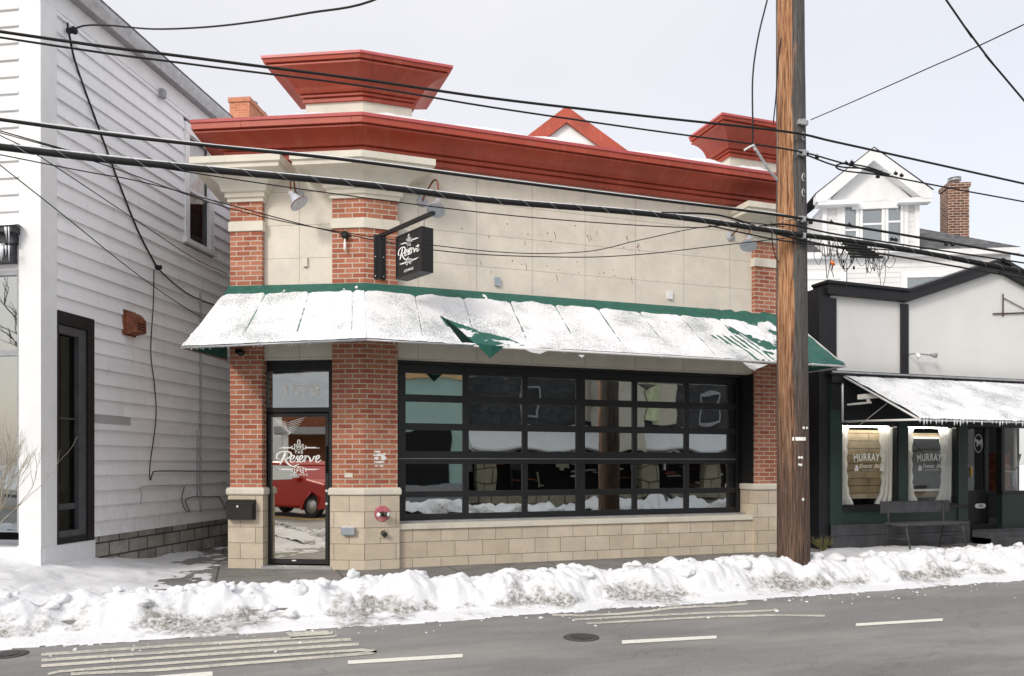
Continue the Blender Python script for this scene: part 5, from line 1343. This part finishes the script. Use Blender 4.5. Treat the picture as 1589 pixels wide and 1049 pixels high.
npl = b.build('number_plate', 'white_letters', dr); b = MB(); text(b, '1576', M, a_, O_+.011, z_, .06, th=.002, bold=.001); b.build('number_lettering', 'black_matte', npl)
a_, z_ = hit(M, 1505, 733, O_); b = MB(); b.box(M, a_-.02, a_+.02, O_, O_+.04, z_-.08, z_+.10); b.build('door_handle', 'brass', dr, .004)
b = MB(); b.box(M, DX1+.22, X1, -.1, .0, .2, .86); b.build('bulkhead', 'shop_green', SH, .006)
b = MB(); b.box(M, DX1+.22, X1, -.1, .01, .86, .92); b.box(M, DX1+.2, DX1+.28, -.1, .01, .92, 2.35); wi = b.build('window', 'shop_black', SH, .003)
MB().box(M, DX1+.28, X1, -.05, -.045, .92, 2.33).build('pane', 'glass_shop', wi)
b = MB(); b.box(M, DX1+.45, DX1+.80, -.55, -.30, .92, 1.62); b.build('cabinet', 'rust', wi); b = MB(); b.tube([M.p(DX1+.95, -.3, .92), M.p(DX1+.92, -.3, 2.3)], .03, 8); b.build('display_pole', 'curtain_cloth', wi)
b = MB(); b.tube(cat_rom([M.p(DX1+.45, -.28, 1.45), M.p(DX1+.6, -.28, 1.3), M.p(DX1+.9, -.28, 1.3), M.p(DX1+1.05, -.28, 1.6)], 6), .018, 6); b.box(M, DX1+.85, DX1+.97, -.3, -.28, .97, 1.25); b.build('display_goods', 'conduit_grey', wi)
for i, (o1_, zt3) in enumerate(((.75, .12), (.45, .24))):
    b = MB(); b.box(M, sx(1500)+.05, X1, .065, o1_, -.01, zt3); b.build('step', 'wood_grey', SH, .008)
# the shop's awning
ap = 1.6; z_t = 2.90; z_b = 2.09; xa0 = sx(1303.5)
SA = thing('awning', M.p(xa0, .05, z_t), 'low sloping awning heavy with snow and icicles over the green shop front', 'awning')
b = MB(); b.prism(Fr(M.p(xa0, 0, 0)[:2], R(-90)), [(.05, z_t-.03), (.05, z_t), (ap, z_b), (ap, z_b-.02)], .0, -5.2); b.build('canopy', 'green_fabric', SA)
def sgr(u_, v_):
    e = min(1, 8*min(v_, 1-v_)+.3); x = xa0-.0+5.2*u_; rib = abs(((x-xa0)/.55) % 1-.5)
    nrm = Vector((0, -(z_t-z_b), ap-.05)).normalized()
    p = Vector((x, -(.05+(ap-.02)*v_), z_t+(z_b-z_t)*v_)); th_ = .045*e*(.75+.35*fbm(x*1.5, v_*4, 2))+.006*fbm(x*9, v_*14, 4)-.012*sst(.08, .0, rib)
    return p+Vector((0, nrm.y*th_, nrm.z*th_))
MB().grid(sgr, 260, 60).build('snow', 'snow_thin', SA)
b = MB(); rd = random.Random(17)
x = xa0+.02
while x < xa0+5.2:
    l_ = rd.uniform(.05, .13); b.lathe(M.p(x, ap+.01, z_b+.03), (0, 0, -1), [(0, .013), (.02, .016), (l_*.6, .010), (l_, .002)], 7); x += rd.uniform(.045, .085)
b.build('icicles', 'icicle', SA)['kind'] = 'stuff'
b = MB(); zlow = z_b+.04
b.tube([M.p(xa0, .06, z_t-.02), M.p(xa0, .06, zlow-.02)], .017, 8); b.tube([M.p(xa0, .06, zlow), M.p(xa0, ap, z_b-.01)], .017, 8); b.tube([M.p(xa0, .06, z_t-.01), M.p(xa0, ap, z_b)], .017, 8)
b.tube([M.p(xa0, ap, z_b-.015), M.p(xa0+5.2, ap, z_b-.015)], .014, 8); b.build('frame', 'white_pipe', SA); MB().tube([M.p(xa0+.3, .06, z_b-.05), M.p(xa0+.3, .7, z_b+.30)], .006, 5).build('brace', 'white_pipe', SA)
b = MB(); b.box(M, xa0+.08, xa0+.16, .3, .9, z_t-.42, z_t-.34); t = thing('tube_light', M.p(xa0+.12, .6, z_t-.4), 'white tube light fitting under the end of the snowy awning', 'light'); b.build('fitting', 'curtain_cloth', t, .006)
b = MB(); b.box(M, xa0+.10, xa0+.14, .05, .55, z_t-.50, z_t-.47); b.tube([M.p(xa0+.12, .5, z_t-.49), M.p(xa0+.12, .5, z_t-.41)], .03, 8); b.build('bracket', 'white_pipe', t)
# lamp and sign bracket on the stucco
p = onM(1407, 550, -.05); t = thing('wall_lamp', p, 'small twin-head spotlight on the grey stucco beside the black post', 'wall lamp')
MB().lathe(p, nM, [(0, .045), (.02, .045), (.03, .02)], 14).build('plate', 'galvanised', t)
b = MB(); b.tube([p, p+Vector((.05, -.12, 0)), p+Vector((.45, -.14, -.01))], .013, 7); b.build('arm', 'conduit_grey', t)
MB().lathe(p+Vector((.40, -.14, -.01)), (1, -.1, -.05), [(0, .02), (.04, .035), (.10, .045)], 12).build('lamp_head', 'conduit_grey', t)
MB().lathe(p+Vector((.08, -.13, 0)), (.4, -.5, -.8), [(0, .02), (.04, .035), (.09, .045)], 12).build('lamp_head', 'curtain_cloth', t)
p = onM(1556, 475, -.05); t = thing('sign_bracket', p, 'bare rusty steel sign bracket sticking out of the stucco gable', 'bracket')
b = MB(); b.tube([onM(1556.5, 456, -.03), onM(1556.5, 491, -.03)], .012, 6); b.tube([onM(1541, 487, -.03), onM(1600, 485, -.03)], .013, 6); b.tube([onM(1556.5, 462, -.03), onM(1600, 485, -.03)], .008, 6); b.build('frame', 'rust_dark', t)
# bench
bo = .38; bxa = hs(M, 1397, bo+.4); bxb = hs(M, 1500, bo+.4)
BN = thing('bench', M.p(bxa, bo, 0), 'weathered dark plank bench with metal legs in front of the green shop', 'bench')
b = MB(); b.box(M, bxa-.02, bxb+.05, bo+.0, bo+.03, .60, .80); b.build('backrest', 'wood_grey', BN, .008)
b = MB(); b.box(M, bxa, bxb+.02, bo+.05, bo+.22, .42, .455); b.box(M, bxa+.01, bxb+.04, bo+.24, bo+.42, .415, .45); b.build('seat', 'wood_grey', BN, .008)
for x in (bxa+.12, bxb-.10):
    b = MB(); b.tube([M.p(x, bo+.03, .8), M.p(x, bo+.04, .42), M.p(x-.03, bo-.02, 0)], .014, 6); b.build('leg', 'cast_iron', BN)
    b = MB(); b.tube([M.p(x, bo+.04, .41), M.p(x, bo+.40, .41), M.p(x+.03, bo+.46, 0)], .014, 6); b.build('leg', 'cast_iron', BN)
b = MB(); b.tube([M.p(bxa+.12, bo+.0, .2), M.p(bxa+.13, bo+.42, .2)], .008, 6); b.tube([M.p(bxb-.1, bo+.0, .2), M.p(bxb-.09, bo+.42, .2)], .008, 6); b.build('stretcher', 'cast_iron', BN)

# ================================================================== HOUSES BEHIND
BA = R(-25.0)
def far_frame(u, depth):
    d = ray(u, HZ); P = CAMP+d*depth; return Fr((P.x, P.y), BA)
BH = far_frame(1350, 19.0)
H2 = thing('dormer_house', BH.p(0, 0, 0), 'white clapboard house behind the shop with a gabled dormer and brick chimney', 'house')
def bh(u, v, o=0): return hit(BH, u, v, o)
xl = bh(1180, 400)[0]; xr = bh(1568, 390)[0]; ze = bh(1400, 392)[1]
b = MB(); clap(b, BH, xl, xr, ze-.12*26, ze-.12, .12, lap=.014); b.build('wall', 'grey_siding', H2, recalc=False)
b = MB(); b.box(BH, xl, xr, -8, -.01, -.1, ze); b.build('wall_core', 'white_paint', H2)
b = MB(); b.box(BH, xl-.1, xr+.15, .0, .16, ze-.12, ze+.02); b.build('eave_trim', 'white_paint', H2, .006)
zrd = bh(1427, 335)[1]; xd0 = bh(1272, 400)[0]; xd1 = bh(1425, 400)[0]
b = MB()
rt = [BH.p(xl, .15, ze+.03), BH.p(xr+.15, .15, ze+.03), BH.p(bh(1430, 330)[0]-.3, -3.6, ze+2.0), BH.p(xl, -3.6, ze+2.0)]
def quadf(p): b.face(p, [(0, 0), (6, 0), (4, 3), (0, 3)])
quadf(rt); b.face([BH.p(xr+.15, .15, ze+.03), BH.p(xr+.15, -7, ze+.03), BH.p(bh(1430, 330)[0]-.3, -3.6, ze+2.0)], [(0, 0), (6, 0), (3, 3)])
b.build('roof', 'asphalt_shingle', H2)
# dormer: body, gable, windows
do = .25
dzb = ze-.05
zde = bh(1350, 318, do)[1]; zpk = bh(1355, 236, do)[1]; xm = bh(1356, 300, do)[0]
b = MB(); clap(b, BH, bh(1277, 400, do)[0], bh(1422, 400, do)[0], dzb, zde, .12, o=do, lap=.012); dm_ = b.build('dormer', 'grey_siding', H2, recalc=False)
b = MB(); b.box(BH, bh(1277, 400, do)[0], bh(1422, 400, do)[0], -3, do-.005, dzb, zde+.02); b.build('body', 'white_paint', dm_)
gl, gr_ = bh(1266, 318, do+.25)[0], bh(1446, 310, do+.25)[0]; xm = (gl+gr_)/2
b = MB(); b.prism(BH, [(gl+.25, zde), (gr_-.25, zde), (xm, zpk-.22)], do-.1, do+.03); b.build('gable', 'white_paint', dm_)
b = MB()
for s0 in (gl, gr_):
    b.prism(BH, [(s0, zde+.03), (s0, zde+.22), (xm, zpk), (xm, zpk-.30), (s0+(.22 if s0 == gl else -.22), zde+.03)], do+.03, do+.28)
b.build('bargeboard', 'white_paint', dm_)
b = MB()
for s0 in (gl-.03, gr_+.03): b.face([BH.p(s0, do+.30, zde+.225), BH.p(xm, do+.30, zpk+.02), BH.p(xm, -3, zpk+.02), BH.p(s0, -3, zde+.225)], [(0, 0), (2, 0), (2, 3), (0, 3)])
b.build('roof', 'asphalt_shingle', dm_, recalc=False)
b = MB(); b.box(BH, gl+.05, gl+1.0, do+.0, do+.27, zde-.05, zde+.06); b.box(BH, gr_-.75, gr_, do+.0, do+.27, zde-.05, zde+.06); b.box(BH, gl+.9, gr_-.7, do+.0, do+.10, zde-.12, zde+.05); b.build('cornice', 'white_paint', dm_, .006)
for (u0, u1, v0, v1, vm) in ((1310, 1327, 317, 368, 358), (1337, 1367, 314, 376, 349), (1377, 1396, 314, 378, 345)):
    a0, z1_ = bh(u0, v0, do); a1, z0_ = bh(u1, v1, do); zm_ = bh(u0, vm, do)[1]
    b = MB(); f_ = .07
    b.box(BH, a0-f_, a0, do, do+.07, z0_-f_, z1_+f_); b.box(BH, a1, a1+f_, do, do+.07, z0_-f_, z1_+f_); b.box(BH, a0, a1, do, do+.068, z1_, z1_+f_); b.box(BH, a0, a1, do, do+.072, z0_-f_, z0_); b.box(BH, a0, a1, do, do+.05, zm_-.025, zm_+.025)
    wi = b.build('window', 'white_paint', dm_, .003); MB().box(BH, a0, a1, do+.02, do+.025, z0_, z1_).build('pane', 'glass_far', wi)
for u in (1279, 1302, 1405, 1422): MB().box(BH, bh(u, 350, do)[0]-.05, bh(u, 350, do)[0]+.05, do, do+.055, dzb, zde-.05).build('corner_board', 'white_paint', dm_, .003)
for (u0, u1, v0, v1) in ((1397, 1486, 422, 470), (1230, 1312, 425, 520)):
    a0, z1_ = bh(u0, v0); a1, z0_ = bh(u1, v1)
    b = MB(); b.box(BH, a0, a1, .015, .07, z1_-.16, z1_); b.box(BH, a0, a0+.14, .015, .068, z0_, z1_-.16); b.box(BH, a1-.14, a1, .015, .068, z0_, z1_-.16); wi = b.build('window', 'white_paint', H2, .003)
    MB().box(BH, a0+.14, a1-.14, .02, .03, z0_, z1_-.16).build('pane', 'glass_far' if u0 > 1300 else 'curtain_cloth', wi)
# chimney
def chimney(fr, u0, u1, v0, v1, o, mat, root, depth=.5, flues=1):
    a0, z1_ = hit(fr, u0, v0, o); a1, z0_ = hit(fr, u1, v1, o)
    b = MB(); b.box(fr, a0, a1, o-depth, o, z0_-1.0, z1_-.12); ch = b.build('chimney', mat, root)
    b = MB(); b.box(fr, a0-.03, a1+.03, o-depth-.03, o+.03, z1_-.12, z1_); b.build('cap', mat, ch)
    for k_ in range(flues):
        x = a0+(a1-a0)*(k_+.5)/flues; b = MB(); b.lathe(fr.p(x, o-depth/2, z1_), (0, 0, 1), [(0, .12), (.12, .12), (.125, .17), (.15, .17), (.155, .13), (.20, .13), (.205, .17), (.22, .0)], 16); b.build('flue', 'galvanised', ch)
chimney(BH, 1471.5, 1504, 284, 362, -2.2, 'chimney_brick', H2, .5)
# house with red gable peak behind the restaurant
GH = Fr((CAMP+ray(880, HZ)*24)[:2], R(-21))
H3 = thing('gable_house', GH.p(0, 0, 0), 'house behind with only its red gable peak showing over the roof snow', 'house')
gp = hit(GH, 879, 167)[1]; gx = hs(GH, 879); ga, gaz = hit(GH, 820, 212); gb, gbz = hit(GH, 972, 235); zl_ = min(gaz, gbz)
b = MB(); sl_ = (gp-gbz)/(gb-gx); W_ = 3.2
b.prism(GH, [(gx-W_, gp-sl_*W_), (gx-W_, gp-sl_*W_-.5), (gx, gp-.5), (gx+W_, gp-sl_*W_-.5), (gx+W_, gp-sl_*W_), (gx, gp)], 0, .12); b.build('bargeboard', 'red_metal', H3)
b = MB(); b.prism(GH, [(gx-W_+.4, gp-sl_*W_-.2), (gx+W_-.4, gp-sl_*W_-.2), (gx, gp-.3)], -.1, -.02); b.build('gable', 'white_siding_front', H3)
b = MB(); b.prism(GH, [(gx-W_, gp-sl_*W_-.1), (gx, gp-.02), (gx+W_, gp-sl_*W_-.1), (gx+W_, gp-sl_*W_-.2), (gx-W_, gp-sl_*W_-.2)], -6, -.12); b.build('roof', 'asphalt_shingle', H3)
b = MB(); b.box(GH, gx-W_+.3, gx+W_-.3, -6, -.05, -.1, gp-sl_*W_-.2); b.build('wall', 'grey_siding', H3)
# chimney house back left
CH = Fr((CAMP+ray(385, HZ)*21)[:2], R(-25))
H4 = thing('brick_chimney_house', CH.p(0, 0, 0), 'house behind the restaurant with only its orange brick chimney in view', 'house')
chimney(CH, 356, 387, 152, 200, 0, 'orange_brick', H4, 1.5, 1)
a0 = hs(CH, 387); b = MB(); b.lathe(CH.p(a0-.2, -1.2, hit(CH, 400, 160)[1]), (0, 0, 1), [(0, .1), (.25, .1), (.26, .15), (.3, .15)], 12); b.build('flue', 'galvanised', H4)
b = MB(); b.box(CH, -2.5, 2.5, -6, -.02, -.1, 6.5); b.build('wall', 'grey_siding', H4)
b = MB(); b.prism(CH, [(-2.8, 6.5), (2.8, 6.5), (0, 8.0)], -6.2, .1); b.build('roof', 'asphalt_shingle', H4)

# ================================================================== ACROSS THE STREET (mirrored in the windows)
OPY = -15.2; OP = Fr((0, OPY), math.pi)      # faces the restaurant
def vx(u): return hit(M, u, HZ, -(2*.33-OPY))[0]     # where a mirrored pixel lands on the opposite facade
def vz(u, v): return hit(M, u, v, -(2*.33-OPY))[1]
opp = thing('stone_storefront', (vx(850), OPY, 0), 'dark storefront with stone pillars and a snowy awning across the street', 'building')
def ob_box(x0, x1, z0, z1, d0, d1): return MB().box(OP, -x1, -x0, d0, d1, z0, z1)
xA, xB = vx(722), vx(1180)
ob_box(xA, xB+8, 2.75, 6.6, -6, 0).build('upper_wall', 'shingle_dark', opp)
ob_box(xA, xB+8, 0, 2.75, -6, -.8).build('interior', 'black_matte', opp)
for u in (757, 1010, 1105, 1200): x = vx(u); ob_box(x-.35, x+.35, 0, 2.0, -.3, 0.02).build('pillar', 'stone_pillar', opp)
ob_box(xA, xB+8, 0, .42, -.3, 0).build('base', 'stone_pillar', opp)
m2 = MB(); m2.prism(Fr((xA, OPY), R(90)), [(0, 2.85), (1.3, 2.0), (1.3, 1.95), (0, 1.9)], 0, xB+8-xA); m2.build('awning', 'roof_white', opp)
for u in (925, 1030): x = vx(u); ob_box(x-.5, x+.5, 3.0, 4.9, .01, .06).build('panel', 'beige_board', opp)
rd = random.Random(44)
for k_ in range(46):
    x = rd.uniform(xA+.2, xB+3); w_ = rd.uniform(.03, .45); z_ = rd.uniform(.45, 1.6); h_ = rd.choice([rd.uniform(.03, .08), rd.uniform(.2, .9)])
    if h_ < .1: w_ *= 2.5
    ob_box(x-w_/2, x+w_/2, z_, min(z_+h_, 1.95), -.78+k_*.004, -.70+k_*.004).build('display_item', rd.choice(['rust', 'brick_item', 'curtain_cloth', 'beige_board', 'wood_grey', 'orange_trim', 'conduit_grey']), opp)
for k_ in range(7):
    x = xA+.5+k_*1.9; m2 = MB()
    for a_, b_, c_, d_ in ((x-.4, x+.4, 3.1, 3.16), (x-.4, x+.4, 4.1, 4.16), (x-.4, x-.35, 3.16, 4.1), (x+.35, x+.4, 3.16, 4.1)): m2.box(OP, -b_, -a_, .0, .05, c_, d_)
    if k_ % 2: m2.build('window_frame', 'conduit_grey', opp)
m2 = MB()
for k_ in range(9): x = xA+k_*1.3; m2.tube(cat_rom([OP.p(-x, .9, 1.93), OP.p(-(x+.65), .95, 1.72), OP.p(-(x+1.3), .9, 1.93)], 6), .03, 5)
m2.build('string_lights', 'curtain_cloth', opp)
bb = thing('beige_house', (vx(945), OPY+.8, 0), 'narrow beige clapboard bay across the street', 'building')
m2 = MB(); x = vx(943); m2.box(OP, -(x+.75), -(x-.75), .3, 1.6, 1.9, 6.2); m2.build('wall', 'beige_siding', bb)
tl_ = thing('teal_shop', (vx(660), OPY, 0), 'teal shop with orange trim across the street', 'building')
x1_ = xA-.02; ob_box(x1_-3.0, x1_, 0, 6.0, -6, .6).build('wall', 'teal_wall', tl_); ob_box(x1_-3.0, x1_, 4.2, 4.34, .6, .68).build('trim', 'orange_trim', tl_)
ob_box(x1_-2.9, x1_-.75, 0.7, 2.4, .61, .66).build('window', 'black_matte', tl_); ob_box(x1_-3.0, x1_-.0, 0.0, .75, .61, .72).build('base', 'conduit_grey', tl_)
sg = thing('sign_board', (vx(1015), OPY+.1, 3.4), 'pale yellow sign board on the wall across the street', 'sign'); x = vx(1012); ob_box(x-.28, x+.28, 3.1, 4.5, .07, .15).build('board', 'yellow_glow', sg, .01)
# white gable building mirrored in the transom + lawn and tree seen in the door
wb = thing('white_building', (-24, -24, 0), 'plain white gabled building far across the street', 'building')
fb = Fr((-24, -22), R(135)); m2 = MB(); m2.box(fb, -9, 9, -6, 0, 0, 7.5); m2.build('wall', 'white_siding_front', wb); m2 = MB(); m2.prism(fb, [(-9.6, 7.3), (9.6, 7.3), (0, 11)], -6, .4); m2.build('roof', 'asphalt_shingle', wb)
gb_ = thing('dark_porch_house', (-19, -19, 0), 'dark brown porch house with evergreen trees across the street', 'house')
fb2 = Fr((-17.5, -18.5), R(135)); m2 = MB(); m2.box(fb2, -6, 3, -3, 0, 0, 3.6); m2.build('wall', 'rust', gb_); m2 = MB(); m2.box(fb2, -6.3, 3.3, -.2, 1.6, 2.7, 3.0); m2.build('porch_roof', 'conduit_grey', gb_)
for x in (-5.5, -2.5, .5, 2.8): MB().box(fb2, x-.12, x+.12, 1.2, 1.45, 0, 2.7).build('post', 'white_paint', gb_)
m2 = MB(); m2.face([(-24, -21, -.02), (-10, -21, -.02), (-9, -15, -.02), (-24, -15, -.02)]); struct(m2.build('lawn', 'lawn_green'))
branchy('bare_tree', (-9.2, -13.6, 0), 'slim bare street tree across the road, mirrored in the door', 'tree', random.Random(2), 'bark', 1, 1.9, .07, 5, .55, .97, trunk='trunk_and_limbs')
branchy('bare_tree', (-30, -12.5, 0), 'large bare tree down the street, mirrored in the left shop window', 'tree', random.Random(6), 'bark', 1, 3.6, .28, 6, .6, .97, trunk='trunk_and_limbs')
# red car in the far lane
cdv = Vector((-.723, -.69, 0)); cc = Vector((-.9, .42, 0))+cdv*13.2
CA = thing('parked_car', (cc.x, cc.y, ROADZ), 'small red hatchback across the street, mirrored in the entrance door', 'car')
fc = Fr((cc.x, cc.y), math.pi)       # side faces the restaurant
out_ = [(-1.95, .35), (-2.0, .75), (-1.85, .95), (-1.1, 1.08), (-.55, 1.50), (-.1, 1.60), (1.0, 1.60), (1.65, 1.48), (1.9, 1.05), (1.98, .7), (1.95, .35), (1.65, .30), (1.62, .55), (1.35, .68), (1.05, .55), (1.0, .28), (-.98, .28), (-1.02, .55), (-1.3, .68), (-1.6, .55), (-1.62, .3)]
m2 = MB(); m2.prism(fc, [(a, z+ROADZ) for a, z in out_], -.85, .85); body = m2.build('body', 'car_red', CA, .06)
m2 = MB(); m2.prism(fc, [(-.95, 1.08+ROADZ), (-.48, 1.46+ROADZ), (.25, 1.50+ROADZ), (.25, 1.05+ROADZ)], .852, .862); m2.prism(fc, [(.33, 1.05+ROADZ), (.33, 1.50+ROADZ), (1.1, 1.48+ROADZ), (1.45, 1.12+ROADZ)], .852, .862); m2.build('side_window', 'glass_garage', CA)
for x in (-1.3, 1.35):
    wv_ = thing('wheel', (0, 0, 0), None, None); bpy.data.objects.remove(wv_)
    m2 = MB(); p = fc.p(x, .62, .32+ROADZ); ax = (fc.n.x, fc.n.y, 0); m2.lathe(p, ax, [(0, .30), (.02, .32), (.18, .32), (.2, .29)], 28); wl = m2.build('wheel', 'tyre', CA)
    MB().lathe(p+Vector(ax)*.2, ax, [(0, .2), (.01, .2), (.02, .06), (.03, .05)], 10).build('rim', 'rim_metal', wl)
    m2 = MB(); p = fc.p(x, -.82, .32+ROADZ); m2.lathe(p, ax, [(0, .29), (.02, .32), (.18, .32), (.2, .29)], 28); m2.build('wheel', 'tyre', CA)
for a_ in (-1.99, 1.9): MB().box(fc, a_-.02, a_+.06, .5, .8, .72+ROADZ, .88+ROADZ).build('headlight' if a_ < 0 else 'tail_light', 'white_letters' if a_ < 0 else 'pink_paint', CA, .01)
MB().box(fc, -.9, -.75, .86, 1.0, 1.0+ROADZ, 1.12+ROADZ).build('mirror', 'car_red', CA, .02)
